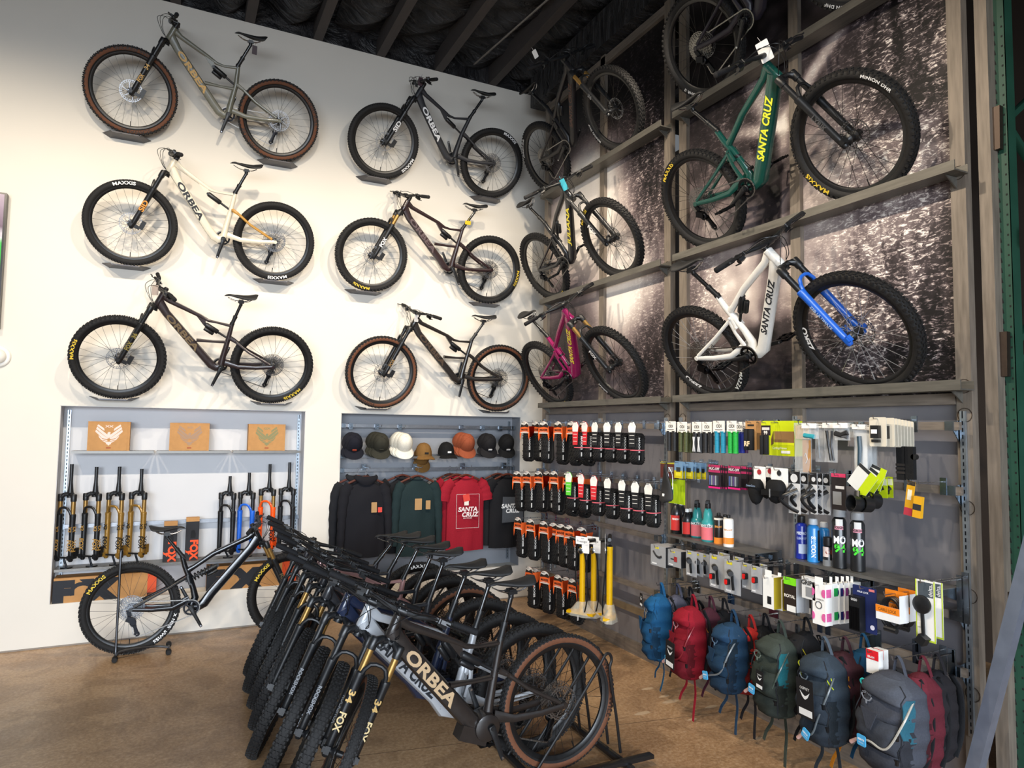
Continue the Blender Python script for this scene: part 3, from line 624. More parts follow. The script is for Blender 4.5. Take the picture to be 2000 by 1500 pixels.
def bike(name, label, pose, o, group=None):
    (cx, cy, cz), head, lean = pose; h = R(head); l = R(lean)
    f = Vector((math.cos(h), math.sin(h), 0)); n = Vector((-math.sin(h), math.cos(h), 0)); u = Vector((0, 0, 1))
    n2 = n*math.cos(l)-u*math.sin(l); u2 = u*math.cos(l)+n*math.sin(l)
    M = axes(f, n2, u2, (cx, cy, cz))
    if o.get('pitch'): M = M @ RY(o['pitch'])
    rt_ = root(name, label, 'bicycle', M, group)
    wb = o.get('wb', 1.22); wt = o.get('wturn', 0); bt = o.get('bturn', 0) if 'bturn' in o else wt
    o.setdefault('side', 1); o.setdefault('tread', 'mtb'); o.setdefault('tan', False)
    Ms0 = steer(wb, 0); Q = Vector((wb, 0, WR))-PV*.044; HB = Q+SV*.552; HT = Q+SV*.668
    wheel(rt_, T(0, 0, WR) @ RY(o.get('spin', 0)), True, o)
    wheel(rt_, steer(wb, wt) @ T(.044, 0, 0) @ Ms0.to_3x3().to_4x4().inverted() @ RY(o.get('spin', 0)), False, o)
    fork(rt_, steer(wb, wt), o); cockpit(rt_, steer(wb, bt), o); crank(rt_, o.get('crank', -80), o)
    st = o.get('style', 'orbea'); fm = o['frame']; fat = o.get('fat', 1.0); b = MB(); sw = MB()
    # ---- front triangle
    b.lathe([(.025, .550), (.0285, .556), (.027, .60), (.027, .645), (.0275, .663), (.023, .669)], o=Q, ax=SV, n=18)
    seat = Vector(o.get('seat', (.36, 0, .765)))
    if st == 'orbea':
        dtp = [HB+SV*.035, HB+SV*.012+Vector((-.07, 0, -.075)), Vector((.575, 0, .405)), Vector((.525, 0, .345)), Vector((.485, 0, .322)), BB]
        b.tube(dtp, [(.025*fat, .040), (.026*fat, .034*fat), (.028*fat, .036*fat), (.031*fat, .037*fat), (.034*fat, .034), (.036*fat, .030)], 12, sq=2.8)
        b.tube([HT-SV*.022, HT-SV*.03+Vector((-.06, 0, -.035)), Vector((.635, 0, .785)), Vector((.565, 0, .748)), Vector((.50, 0, .738)), seat+Vector((.012, 0, -.025))], [(.022, .030), (.020, .021), (.018, .017), (.016, .014), (.014, .010), (.016, .014)], 10, sq=2.6)
        b.prism([(.67, .79), (.60, .70), (.585, .71), (.59, .755)], -.014, .014, axes((1, 0, 0), (0, 0, 1), (0, 1, 0), (0, 0, 0)))
        b.tube([seat, Vector((.395, 0, .60)), Vector((.43, 0, .43)), BB], [(.0175, .0175), (.021, .021), (.026, .026), (.036, .032)], 12)
        if o.get('strut', True): b.tube([Vector((.655, 0, .565)), Vector((.52, 0, .562)), Vector((.405, 0, .565))], [(.022, .016), (.017, .011), (.019, .014)], 10, sq=2.6)
        sh = ((.592, 0, .715), (.395, 0, .595)); lk = [(.385, .605), (.335, .578)]; 
        ssp = [(.345, .585), (.22, .49), (.03, .388)]; csp = [(.415, .375), (.30, .348), (.15, .352), (.0, .369)]
    else:
        dtp = [HB+SV*.035, HB+SV*.012+Vector((-.07, 0, -.07)), Vector((.60, 0, .435)), Vector((.545, 0, .355)), Vector((.495, 0, .325)), BB]
        b.tube(dtp, [(.026*fat, .044), (.027*fat, .038*fat), (.029*fat, .039*fat), (.032*fat, .040*fat), (.036*fat, .034), (.038*fat, .030)], 12, sq=2.8)
        b.tube([HT-SV*.022, HT-SV*.03+Vector((-.06, 0, -.04)), Vector((.60, 0, .765)), Vector((.46, 0, .668)), Vector((.405, 0, .635))], [(.024, .034), (.022, .024), (.020, .022), (.018, .020), (.019, .026)], 10, sq=2.6)
        b.tube([seat, Vector((.385, 0, .675)), Vector((.42, 0, .59)), Vector((.455, 0, .49)), Vector((.475, 0, .41)), BB], [(.0185, .0185), (.021, .022), (.022, .026), (.021, .024), (.024, .03), (.038, .034)], 12)
        sh = ((.555, 0, .715), (.435, 0, .535)) if not o.get('lowshock') else ((.385, 0, .64), (.50, 0, .44)); lk = [(.41, .60), (.43, .53)]
        ssp = [(.40, .585), (.24, .495), (.02, .385)]; csp = [(.43, .40), (.30, .345), (.15, .350), (.0, .369)]
    if o.get('motor'): b.lathe([(.05, -.062), (.068, -.055), (.072, -.03), (.072, .03), (.068, .055), (.05, .062)], o=BB+Vector((.015, 0, -.005)), ax=AX, n=18); b.obox((.53, 0, .300), (.16, .085, .075), RY(-22).to_3x3())
    fr = b.build('frame', fm, rt_)
    # ---- rear triangle
    sm = o.get('swing', fm); sy = MB()
    for s in (1, -1):
        sy.tube([(p[0], s*(.030+.038*min(1, k*.5)), p[1]) for k, p in enumerate(ssp)], [(.010, .013), (.009, .011), (.008, .012)], 8)
        sw.tube([(p[0], s*(.030+(.0, .016, .03, .038)[k]), p[1]) for k, p in enumerate(csp)], [(.011, .024*fat), (.011, .020), (.010, .017), (.009, .016)], 8, sq=2.6)
        sw.lathe([(.016, -.008), (.016, .008)], o=(0, s*.070, WR), ax=AX, n=12)
    sw.tube([(.37, -.034, csp[1][1]+.01), (.37, .034, csp[1][1]+.01)], .018, 8, ref=(0, 0, 1))
    if st == 'sc':
        for s in (1, -1): sw.tube([(.40, s*.032, .585), (.405, s*.034, .50), (.43, s*.032, .40)], [(.009, .016), (.008, .013), (.010, .018)], 8)
    sw.build('rear_triangle', sm, rt_); sy.build('seat_stays', o.get('ssm', sm), rt_)
    b = MB()
    for s in (1, -1):
        b.tube([(lk[0][0], s*.030, lk[0][1]), (lk[1][0], s*.034, lk[1][1])], [(.006, .018), (.006, .014)], 8)
        for q in lk: b.lathe([(.009, -.009), (.009, .009)], o=(q[0], s*.034, q[1]), ax=AX, n=8)
    b.build('rocker_link', o.get('linkm', fm), rt_)
    if st == 'yeti': sh = ((.64, 0, .665), (.405, 0, .555))
    shock(rt_, sh[0], sh[1], o)
    # ---- lettering on the down tube
    for it in o.get('let', []):
        s_, hh, t0, t1, col = it[:5]
        A_, B_ = Vector(dtp[1]), Vector(dtp[2])
        for side in (1, -1):
            b = MB()
            p, q = (A_.lerp(B_, t0), A_.lerp(B_, t1))
            if side < 0: p, q = q, p
            lettering_on(b, s_, hh, p, q, .0283*fat, side, shear=it[5] if len(it) > 5 else 0)
            b.build('frame_lettering', paint(col, .45), fr, ang=0)
    saddle(rt_, o, seat, 0)
    if o.get('tag'):
        col, pos, sz = o['tag']; b = MB(); b.prism(rrect(sz[0], sz[1], .006), -.0006, .0006, T(*pos) @ axes((1, 0, 0), (0, 0, 1), (0, -1, 0), (0, 0, 0)) @ RY(15))
        b.tube([Vector(pos)+Vector((0, 0, sz[1]/2-.005)), Vector(pos)+Vector((-.01, 0, sz[1]/2+.03))], .001, 4)
        b.build('hang_tag', card(col), rt_, label='%s hang tag tied to the bicycle' % o.get('tagname', 'printed'))
    return rt_
MAX = lambda c, *a: ([('MAXXIS', .026, x) for x in a], c)
ORB = lambda col, h=.046: ('ORBEA', h, .03, .80, col, .0)
SCZ = lambda col, h=.040: ('SANTA CRUZ', h, .02, .93, col, .12)
WA = 'bicycles displayed on the white wall'; WBG = 'bicycles displayed on the mural wall'; RK = 'bicycles in the floor rack'
F_ = lambda *a: list(a)
def A_pose(u, z, l): return ((u, -.1, z), 180, l)
def B_pose(y, z, l): return ((-.03, y, z), -90, l)
blackf = mat('stealth_carbon', '1a1a1d', .30, noise=.08, coat=.3)
bikes = {}
bikes['TL'] = bike('mountain_bike', 'olive grey mountain bike with tan sidewall tires, top left of the white wall', A_pose(-2.774, 4.427, 22), dict(wb=1.23, sad=(.295, 1.04), seat=(.385, 0, .775), frame=paint('6b6a5c', .4, .3), tan=True, let=[ORB('c79a4a')], fdec=F_(('34', .03, .25, 'c79a4a', .045), ('FOX', .034, .14, 'c79a4a', .07)), flet=[([('WICKED WILL', .024, 92), ('SCHWALBE', .024, 262)], '2e1d14')], rlet=[([('WICKED WILL', .024, 152), ('SCHWALBE', .024, 318)], '2e1d14')], crank=108, tag=('5d5458', (.26, .03, .93), (.045, .075)), tagname='dark'), WA)
bikes['ML'] = bike('mountain_bike', 'cream mountain bike with mustard seat stays, left column middle row of the white wall', A_pose(-2.771, 3.259, 19), dict(wb=1.184, sad=(.285, 1.015), seat=(.365, 0, .765), strut=False, piggy=False, tread='xc', frame=paint('ded6c2', .3, .5), linkm=paint('b5842c', .35, .4), ssm=paint('b5842c', .35, .4), let=[ORB('1b1b1d')], fdec=F_(('SID', .04, .19, 'd08a2c', .10)), flet=[MAX('f0f0f0', 80)], rlet=[MAX('f0f0f0', 262)], crank=105, bturn=5), WA)
bikes['BL'] = bike('mountain_bike', 'dark brown mountain bike with yellow tire lettering, left column lowest row above the parts niche', A_pose(-2.747, 2.088, 20), dict(wb=1.249, sad=(.31, .99), seat=(.37, 0, .74), frame=paint('2b2224', .3, .5), let=[ORB('6e5c42')], fdec=F_(('36', .03, .25, '8a7a3a', .045), ('FOX', .034, .15, '8a7a3a', .08)), flet=[MAX('e3c33a', 10)], rlet=[MAX('e3c33a', 234)], crank=112, bturn=12, tag=('b7a79c', (.99, .05, .985), (.05, .085)), tagname='small'), WA)
bikes['TR'] = bike('mountain_bike', 'matte black mountain bike with white frame lettering, right column top row of the white wall', A_pose(-.544, 4.434, 22), dict(wb=1.21, sad=(.23, 1.05), seat=(.33, 0, .785), strut=False, piggy=False, tread='xc', frame=paint('24252a', .5), let=[ORB('f2f2f2')], fdec=F_(('SID', .04, .19, 'f2f2f2', .11)), flet=[MAX('f0f0f0', 215)], rlet=[MAX('f0f0f0', 117)], crank=70, bturn=0, tag=('4a3a40', (.93, .05, 1.0), (.05, .08)), tagname='dark'), WA)
bikes['MR'] = bike('mountain_bike', 'maroon black mountain bike with gold stanchions and yellow seatpost tag on the white wall', A_pose(-.532, 3.246, 14), dict(wb=1.30, frame=paint('2a1a1c', .3, .5), let=[ORB('57484a')], stan=GOLD, fdec=F_(('FOX', .034, .16, 'f0f0f0', .10)), flet=[MAX('e3c33a', 285)], rlet=[MAX('e3c33a', 190)], crank=62, bturn=11, tag=('e5c32e', (.315, .02, .83), (.075, .04)), tagname='yellow'), WA)
bikes['BR'] = bike('mountain_bike', 'bronze black mountain bike with tan sidewall tires, right column lowest row above the caps', A_pose(-.392, 2.065, 12), dict(wb=1.30, frame=paint('231f1d', .35, .4), tan=True, let=[ORB('4a3a2c')], fdec=F_(('FOX', .034, .13, '8d6d3c', .08)), flet=[([('SCHWALBE', .024, 300)], '2e1d14')], rlet=[([('WICKED WILL', .024, 255)], '2e1d14')], crank=98, bturn=15, tag=('ece8e2', (1.0, .03, .95), (.05, .09)), tagname='white'), WA)
# wall B: drive side seen
bikes['WH'] = bike('mountain_bike', 'white mountain bike with bright blue fork on the lowest mural shelf', B_pose(-3.215, 2.113, -32), dict(wb=1.20, style='sc', side=-1, frame=paint('e6e4de', .25, .6), let=[SCZ('2a2c30')], fork=paint('1f5fc4', .35, .3), fdec=F_(('ZEB ULTIMATE', .016, .18, 'a9c6ee', .17)), spoke=mat('silver_spoke', 'c9cacc', .3, metal=.7), rimlet=[[('ZERO', .034, 178)], [('ZERO', .034, 225)]], flet=[([('MAZZA', .026, 262)], 'f0efe6')], rlet=[([('MAZZA', .026, 318)], 'f0efe6')], crank=185, pedals=True), WBG)
bikes['GR'] = bike('electric_bike', 'dark green bike with yellow frame lettering on the middle mural shelf', B_pose(-3.2, 3.215, -31), dict(wb=1.205, style='sc', side=-1, fat=1.25, lowshock=True, motor=False, frame=paint('12443c', .22, .6), let=[SCZ('e4e83a', .048)], fdec=F_(('LYRIK', .026, .17, '4a4a4c', .11)), flet=[MAX('e3c33a', 212), ([('MINION DHR', .016, 40)], 'd8d8d8')], rlet=[MAX('e3c33a', 120)], crank=205, pedals=True, tag=('f2f2f0', (.93, -.03, 1.02), (.075, .115)), tagname='white'), WBG)
bikes['MG'] = bike('electric_bike', 'magenta bike with gold stanchions and yellow frame lettering beside the corner', B_pose(-.955, 2.113, -32), dict(wb=1.17, style='sc', side=-1, fat=1.25, lowshock=True, frame=paint('8a1250', .22, .6), let=[SCZ('e4d63a', .048)], stan=GOLD, fdec=F_(('FOX', .034, .18, 'e8e8e8', .09)), flet=[([('ASSEGAI', .016, 215)], 'e8e8e8')], rlet=[MAX('e3c33a', 280)], crank=200, pedals=True), WBG)
bikes['JU'] = bike('mountain_bike', 'gloss black bike with yellow lettering and a light blue tag near the corner', B_pose(-.865, 3.215, -31), dict(wb=1.20, style='sc', side=-1, frame=blackf, let=[('JULIANA', .040, .02, .9, 'd8c83a', .05)], fdec=F_(('FOX', .034, .16, 'f0f0f0', .11)), flet=[MAX('e3c33a', 125)], rlet=[MAX('e3c33a', 285)], crank=205, pedals=True, tag=('4fc3d8', (.95, -.03, .97), (.06, .10)), tagname='light blue'), WBG)
bikes['TB'] = bike('mountain_bike', 'black mountain bike with gold stanchions high up by the ceiling corner', B_pose(-.86, 4.36, -30), dict(wb=1.21, style='sc', side=-1, frame=paint('1c1a1c', .4), let=[SCZ('5a3a2e')], stan=GOLD, fdec=F_(('36', .03, .22, '8d8d8d', .05)), flet=[([('MINION DHF', .018, 195)], 'e0e0e0')], rlet=[([('MINION DHR', .018, 140)], 'e0e0e0')], crank=205, tag=('ecebe8', (.86, -.25, 1.12), (.05, .07)), tagname='white'), WBG)
bikes['TM'] = bike('mountain_bike', 'black mountain bike with silver chain, cut by the top edge of the photo', B_pose(-3.2, 4.36, -30), dict(wb=1.22, style='sc', side=-1, frame=paint('26222a', .4), stan=GOLD, flet=[([('MINION DHF', .018, 240)], 'e0e0e0')], rlet=[([('MINION DHR II', .02, 238)], 'e0e0e0')], crank=228), WBG)
# ================================================================== bikes on the floor
bikes['ST'] = bike('mountain_bike', 'gloss black mountain bike with coil shock held in a floor stand below the forks', ((-3.80, -.43, 0), 0, 0), dict(wb=1.25, style='yeti', side=-1, piggy=True, coil=BLK, frame=mat('gloss_carbon', '101216', .24, noise=.1, coat=.35), stan=GOLD, fdec=F_(('FOX', .03, .18, '6a5a3a', .08)), sad=(.24, 1.0), cass=metal('74777c', .4), flet=[MAX('e3c33a', 140)], rlet=[MAX('e3c33a', 140), ([('DT SWISS', .024, 318), ('X 1900', .02, 338)], 'f0f0f0')], crank=-62, wturn=8, bturn=-12, pedals=False), None)
R0 = dict(pitch=.8, wturn=70)
def rk(**k): d = dict(R0); d.update(k); return d
sv = paint('b9bdc2', .3, .5, .3); nv = paint('1d2740', .3, .5)
RKB = [
 (-1.555, -3.53, 'electric_bike', 'nearest bike of the floor rack, dark bronze with tan frame lettering and tan sidewalls', rk(wb=1.25, style='orbea', fat=1.35, motor=True, frame=mat('satin_bronze_black', '231e1c', .34, noise=.08, coat=.25), let=[ORB('b59a78', .058)], stan=GOLD, tread='xc', tan=True, ffront=True, fdec=F_(('34', .03, .25, 'c9a35a', .06), ('FOX', .032, .13, 'd8c08a', .09)), rlet=[([('WICKED WILL', .026, 196)], '2e1d14')], crank=70, sad=(.30, 1.05), wturn=74, spin=20)),
 (-1.60, -3.29, 'electric_bike', 'silver bike with dark frame lettering, second in the floor rack', rk(wb=1.29, style='sc', fat=1.35, frame=sv, let=[('SANTA CRUZ', .06, .05, .98, '22262c', .1)], crank=60, sad=(.28, 1.06), ffront=True, fdec=F_(('ROCKSHOX', .018, .16, '8a8d92', .14)), pedals=True, wturn=72, spin=50, linkm=sv)),
 (-1.64, -3.0, 'electric_bike', 'navy blue bike with white frame lettering, third in the floor rack', rk(wb=1.29, style='sc', fat=1.35, frame=nv, let=[('SANTA CRUZ', .055, .05, .98, 'e4e6ea', .1)], crank=55, sad=(.27, 1.05), ffront=True, fdec=F_(('ROCKSHOX', .018, .16, '8a8d92', .14)), barlet='BURGTEC', wturn=70, spin=10)),
 (-1.64, -2.62, 'mountain_bike', 'dark grey bike with gold stanchions, fourth in the floor rack', rk(wb=1.30, frame=paint('2b2c30', .35, .3), stan=GOLD, crank=65, sad=(.27, 1.06), wturn=70, spin=70, fdec=F_(('FOX', .03, .15, 'e0e0e0', .09)))),
 (-1.60, -2.25, 'mountain_bike', 'black bike with tan sidewalls and gold stanchions, fifth in the floor rack', rk(wb=1.29, frame=paint('1b1d22', .3, .4), stan=GOLD, tan=True, crank=75, sad=(.26, 1.04), wturn=69, spin=33)),
 (-1.59, -1.91, 'mountain_bike', 'rose pink bike seen between the handlebars, sixth in the floor rack', rk(wb=1.28, frame=paint('b58a86', .3, .5, .2), crank=60, sad=(.26, 1.03), wturn=70, spin=81)),
 (-1.61, -1.61, 'mountain_bike', 'black bike whose saddle is second from the wall, seventh in the floor rack', rk(wb=1.26, frame=paint('202126', .4), crank=68, sad=(.25, 1.02), wturn=70, spin=12)),
 (-1.63, -1.29, 'mountain_bike', 'black bike with white tire lettering, farthest in the floor rack by the clothes', rk(wb=1.21, frame=paint('26242a', .4), crank=60, sad=(.24, .98), wturn=70, rlet=[MAX('f0f0f0', 88)], spin=0)),
]
for x, y, nm, lab, o in RKB: bike(nm, lab, ((x, y, 0), 181, 0), o, RK)
# the rack: two floor bars along y, a pair of hoops for every rear wheel
t = root('bicycle_rack', 'black steel floor rack with wire hoops holding the row of bicycles', 'bicycle rack', T(-1.35, -2.4, 0))
BP = mat('black_powdercoat', '151517', .4, noise=.08, coat=.2)
b = MB(); b.tube([(-.42, -1.35, .028), (-.42, 1.35, .028)], .022, 8, ref=(0, 0, 1)).build('base_bar', BP, t)
MB().tube([(.13, -1.35, .028), (.13, 1.35, .028)], .022, 8, ref=(0, 0, 1)).build('base_bar', BP, t)
for s in (-1.3, 0, 1.3): MB().tube([(-.42, s, .05), (.30, s, .05)], [(.012, .026)]*2, 8, ref=(0, 0, 1), sq=6).build('cross_foot', BP, t)
hp = MB().tube(bez([(-.42, 0, .045), (-.25, 0, .25), (-.03, 0, .53), (.02, 0, .60), (.05, 0, .605), (.066, 0, .57), (.055, 0, .50), (.10, 0, .25), (.13, 0, .045)], 4), .0085, 8).mesh('wheel_hoop', BP)
for x, y, *_ in RKB:
    for s in (-1, 1): link('wheel_hoop', hp, t, T(x+1.35+.24, y+2.4+s*.062, 0))
# stand of the black bike
t = root('bike_stand', 'dark steel display stand with upright rod gripping the black bike by its rear wheel', 'stand', T(-3.80, -.43, 0)); GS = metal('4c4d50', .4)
MB().tube(bez([(-.085, -.13, .03), (-.088, -.11, .10), (-.088, -.10, .40), (-.088, -.10, .80), (-.085, -.085, .845), (-.082, -.06, .835), (-.082, -.055, .79)], 4), .010, 8).build('upright_rod', GS, t)
MB().tube(bez([(-.088, -.13, .032), (-.06, -.115, .055), (.05, -.085, .06), (.20, -.05, .05), (.29, -.06, .035)], 4), .010, 8).build('base_rod', GS, t)
MB().tube([(-.088, -.19, .026), (-.088, .02, .026)], .009, 8, ref=(0, 0, 1)).build('cross_foot', GS, t); MB().tube([(.29, -.15, .026), (.29, .06, .026)], .009, 8, ref=(0, 0, 1)).build('cross_foot', GS, t)
for x, y in ((-.088, -.19), (-.088, .02), (.29, -.15), (.29, .06)): MB().lathe([(.018, -.03), (.022, -.02), (.022, .02), (.018, .03)], o=(x, y, .024), ax=AX, n=10).build('rubber_foot', RUB, t)
# wall trays under the wheels of wall A
TM_ = mat('tray_steel', '44444a', .4, metal=.4, noise=.1, scale=15); tm = None
if tm is None:
    b = MB(); b.prism([(-.13, 0), (.13, 0), (.10, -.15), (-.10, -.15)], -.003, .003)
    for s in (-1, 1):
        b.add([(s*.13, 0, 0), (s*.10, -.15, 0), (s*.115, -.15, .014), (s*.19, 0, .034), (s*.13, 0, -.004), (s*.10, -.15, -.004), (s*.117, -.15, .010), (s*.193, 0, .030)], [(0, 1, 2, 3), (7, 6, 5, 4), (1, 5, 6, 2), (2, 6, 7, 3), (0, 3, 7, 4), (0, 4, 5, 1)])
    b.box(-.10, .10, -.152, -.148, -.003, .008); tm = b.mesh('tray_plate', TM_, 0)
for k, (u, z, wb_, lean, nm) in {'TL': (-2.774, 4.427, 1.23, 22, 'olive grey'), 'ML': (-2.771, 3.259, 1.184, 19, 'cream'), 'BL': (-2.747, 2.088, 1.249, 20, 'dark brown'), 'TR': (-.544, 4.434, 1.21, 22, 'matte black'), 'MR': (-.532, 3.246, 1.30, 14, 'maroon black'), 'BR': (-.392, 2.065, 1.30, 12, 'bronze black')}.items():
    for x, w in ((u, 'rear'), (u-wb_, 'front')):
        t = root('wheel_tray', 'dark steel wall tray under the %s wheel of the %s bike' % (w, nm), 'wall tray', T(x+(.03 if w == 'rear' else -.03), -.0, z-.014), 'wheel trays on the white wall')
        link('tray_plate', tm, t)
# ================================================================== first niche: boxes, forks
standard(-4.375, ND-.004, .40, 1.985, 'A', 'zinc slotted standard at the left of the parts niche', 'slotted standards of the niches'); standard(-2.425, ND-.004, .40, 1.985, 'A', 'zinc slotted standard at the right of the parts niche', 'slotted standards of the niches')
SHB = mat('shelf_steel', '75736f', .4, metal=.6, noise=.15, scale=12)
def shelf(x0, x1, y0, y1, z, lab, grp):
    t = root('shelf_board', lab, 'shelf', T((x0+x1)/2, (y0+y1)/2, z), grp); hx = (x1-x0)/2; hy = (y1-y0)/2
    MB().box(-hx, hx, -hy, hy, -.006, 0).build('shelf_top', SHB, t, ang=0); MB().box(-hx, hx, -hy-.002, -hy+.003, -.022, 0).build('front_lip', SHB, t, ang=0); return t
for x0, x1, w in ((-4.33, -3.70, 'left'), (-3.68, -3.06, 'middle'), (-3.04, -2.43, 'right')): shelf(x0, x1, .015, .19, 1.632, 'steel shelf board under the %s eagle box of the parts niche' % w, 'steel shelves of the parts niche')
shelf(-4.40, -2.41, .0, .19, .638, 'long steel shelf carrying the eight suspension forks', 'steel shelves of the parts niche')
def wallbar(x0, x1, y, z, lab, h=.034):
    t = root('display_bar', lab, 'display bar', T((x0+x1)/2, y, z), 'display bars of the niches'); hl = (x1-x0)/2
    MB().box(-hl, hl, -.010, .010, -h/2, h/2).build('bar', metal('8a8c90', .4), t, ang=0)
    for s in (-1, 1): MB().box(s*(hl-.03)-.02, s*(hl-.03)+.02, -.014, ND-y-.002, -h/2-.004, h/2+.004).build('bar_bracket', BRK, t, ang=0)
wallbar(-4.41, -2.40, .16, .975, 'thin zinc bar running behind the suspension forks'); wallbar(-4.41, -2.40, .16, 1.335, 'upper zinc bar behind the fork steerer tubes') if False else None
EAG = [[(-.42, .50), (-.20, .33), (-.17, .24), (-.19, .22), (-.46, .43)], [(-.46, .40), (-.05, .05), (-.03, -.10), (-.05, -.10), (-.49, .30)], [(-.50, .27), (-.02, -.13), (-.10, -.14), (-.26, -.10), (-.40, .06), (-.52, .18)], [(-.40, .03), (-.25, -.13), (-.05, -.19), (-.05, -.22), (-.28, -.18), (-.37, -.06)], [(-.26, -.20), (-.06, -.25), (0, -.26), (0, -.43), (-.05, -.37), (-.10, -.36), (-.09, -.31), (-.16, -.27)]]
HEAD = [(-.06, -.02), (-.06, .12), (-.02, .17), (.03, .17), (.07, .13), (.04, .11), (.06, .0), (.02, -.08), (0, -.12), (-.02, -.08)]
def eagle(b, s, M):
    for p in EAG:
        b.prism([(x*s, y*s) for x, y in p][::-1], 0, .0006, M); b.prism([(-x*s, y*s) for x, y in p], 0, .0006, M)
    b.prism([(x*s, y*s) for x, y in HEAD], 0, .0007, M)
for x0, x1, h, nm, col, lab in ((-4.215, -3.895, .252, 'XX', 'e6cfc4', 'kraft parts box with white eagle print, left on the niche shelf'), (-3.58, -3.25, .25, 'X0', 'a2846c', 'kraft parts box with faint brown eagle print, middle of the niche shelf'), (-2.91, -2.575, .25, 'GX', '87835c', 'kraft parts box with greenish eagle print, right on the niche shelf')):
    t = root('carton', lab, 'box', T((x0+x1)/2, .085, 1.632), 'eagle boxes on the niche shelf'); w = (x1-x0)/2
    MB().box(-w, w, -.055, .055, 0, h).build('carton_body', KRAFT, t, ang=0)
    MB().box(-w+.012, w-.018, -.058, -.0545, .004, h-.006).build('front_flap', KRAFT, t, ang=0)
    MB().box(-w-.001, w+.001, -.057, .056, h-.002, h+.004).build('lid', KRAFT, t, ang=0)
    b = MB(); eagle(b, .20, FA(0, -.0583, h*.52)); text_into(b, nm, .018, FA(0, -.0586, h*.85), bold=.03, sx=1.6); b.build('eagle_print', card(col), t, ang=0)
    MB().box(-.018, .018, -.0592, -.058, .022, .031).build('red_badge', card('9c4a2c'), t, ang=0)
def fork_stand(x, y, zx, top, o, lab):
    t = root('suspension_fork', lab, 'suspension fork', T(x, y, zx), 'suspension forks on display'); M = RZ(-90+o.get('turn', -38))
    f = fork(t, M, o)
    MB().lathe([(.0255, .52), (.0235, .545), (.0150, .63), (.0143, .65), (.0143, top-zx)], n=16).build('steerer_tube', BLK, t, M)
    b = MB(); b.lathe([(.008, -.10), (.008, .10)], o=(.044, 0, 0), ax=AX, n=10); b.build('axle', BLK, t, M)
    b = MB(); b.tube([(.044, .01, 0), (.030, .03, .638-zx+.008)], .009, 8); b.lathe([(.045, 0), (.045, .008)], o=(.03, .03, .638-zx), n=16); b.build('stand_peg', BLKM, t, M)
    return t
bl = BLK; go = mat('gold_lowers', '96712f', .35, metal=.35, noise=.06, coat=.3)
FK = [(-4.325, 1.515, dict(stan=GOLD, fdec=F_(('FOX', .04, .10, 'b48a48', .10), ('X2', .03, .24, 'b48a48', .05))), 'black fork with gold stanchions, far left in the niche'),
 (-4.14, 1.49, dict(stan=GOLD, fdec=F_(('FOX', .04, .10, 'b48a48', .10), ('X2', .03, .24, 'b48a48', .05))), 'black fork with gold stanchions, second from the left in the niche'),
 (-3.965, 1.49, dict(stan=GOLD, fork=go, fdec=F_(('FOX', .04, .10, '1b1b1b', .11), ('X2', .03, .24, '1b1b1b', .05))), 'gold fork, third from the left, behind the stand rod'),
 (-3.79, 1.468, dict(stan=GOLD, fork=go, fdec=F_(('FOX', .04, .10, '1b1b1b', .11), ('X2', .03, .24, '1b1b1b', .05))), 'gold fork, fourth from the left in the niche'),
 (-3.05, 1.39, dict(), 'plain black fork left of the blue fork'),
 (-2.88, 1.42, dict(fork=paint('1d66d8', .35, .4)), 'bright blue fork with black stanchions'),
 (-2.695, 1.50, dict(stan=GOLD, fork=paint('ff5a12', .35, .4), fdec=F_(('FOX', .04, .10, '1b1b1b', .11), ('X2', .03, .24, '1b1b1b', .05))), 'orange fork with gold stanchions'),
 (-2.512, 1.515, dict(), 'plain black fork at the right end of the niche shelf')]
for x, top, o, lab in FK: o['ffront'] = True; fork_stand(x, .10, .725 if top > 1.45 else .70, top, o, lab)
def foxhead(b, s, M):
    b.prism([(-.5*s, .42*s), (-.2*s, .2*s), (.2*s, .3*s), (.5*s, .1*s), (.15*s, -.05*s), (.05*s, -.4*s), (-.15*s, -.1*s), (-.4*s, .0)], 0, .0006, M)
for x, z1, lab in ((-3.535, .955, 'left black shock carton with orange print on the fork shelf'), (-3.355, .985, 'right black shock carton with orange print on the fork shelf')):
    t = root('shock_carton', lab, 'box', T(x, .09, .638), 'shock cartons on the fork shelf'); h = z1-.638
    MB().box(-.055, .055, -.04, .04, 0, h).build('carton_body', card('26262a'), t, ang=0); MB().box(-.055, .055, -.035, .04, h, h+.035).build('kraft_top', KRAFT, t, ang=0)
    b = MB(); text_into(b, 'FOX', .06, axes((0, 0, -1), (1, 0, 0), (0, -1, 0), (.018, -.0408, h*.26)), bold=.05); foxhead(b, .055, FA(-.026, -.0408, h*.2)); b.build('orange_print', card('f0562a'), t, ang=0)
    b = MB(); b.prism([(-.02, -.035), (.02, -.035), (.022, .0), (.01, .035), (-.015, .03)], 0, .004, FA(.005, -.0402, h*.68)); b.build('product_window', card('0e0e10'), t, ang=0)
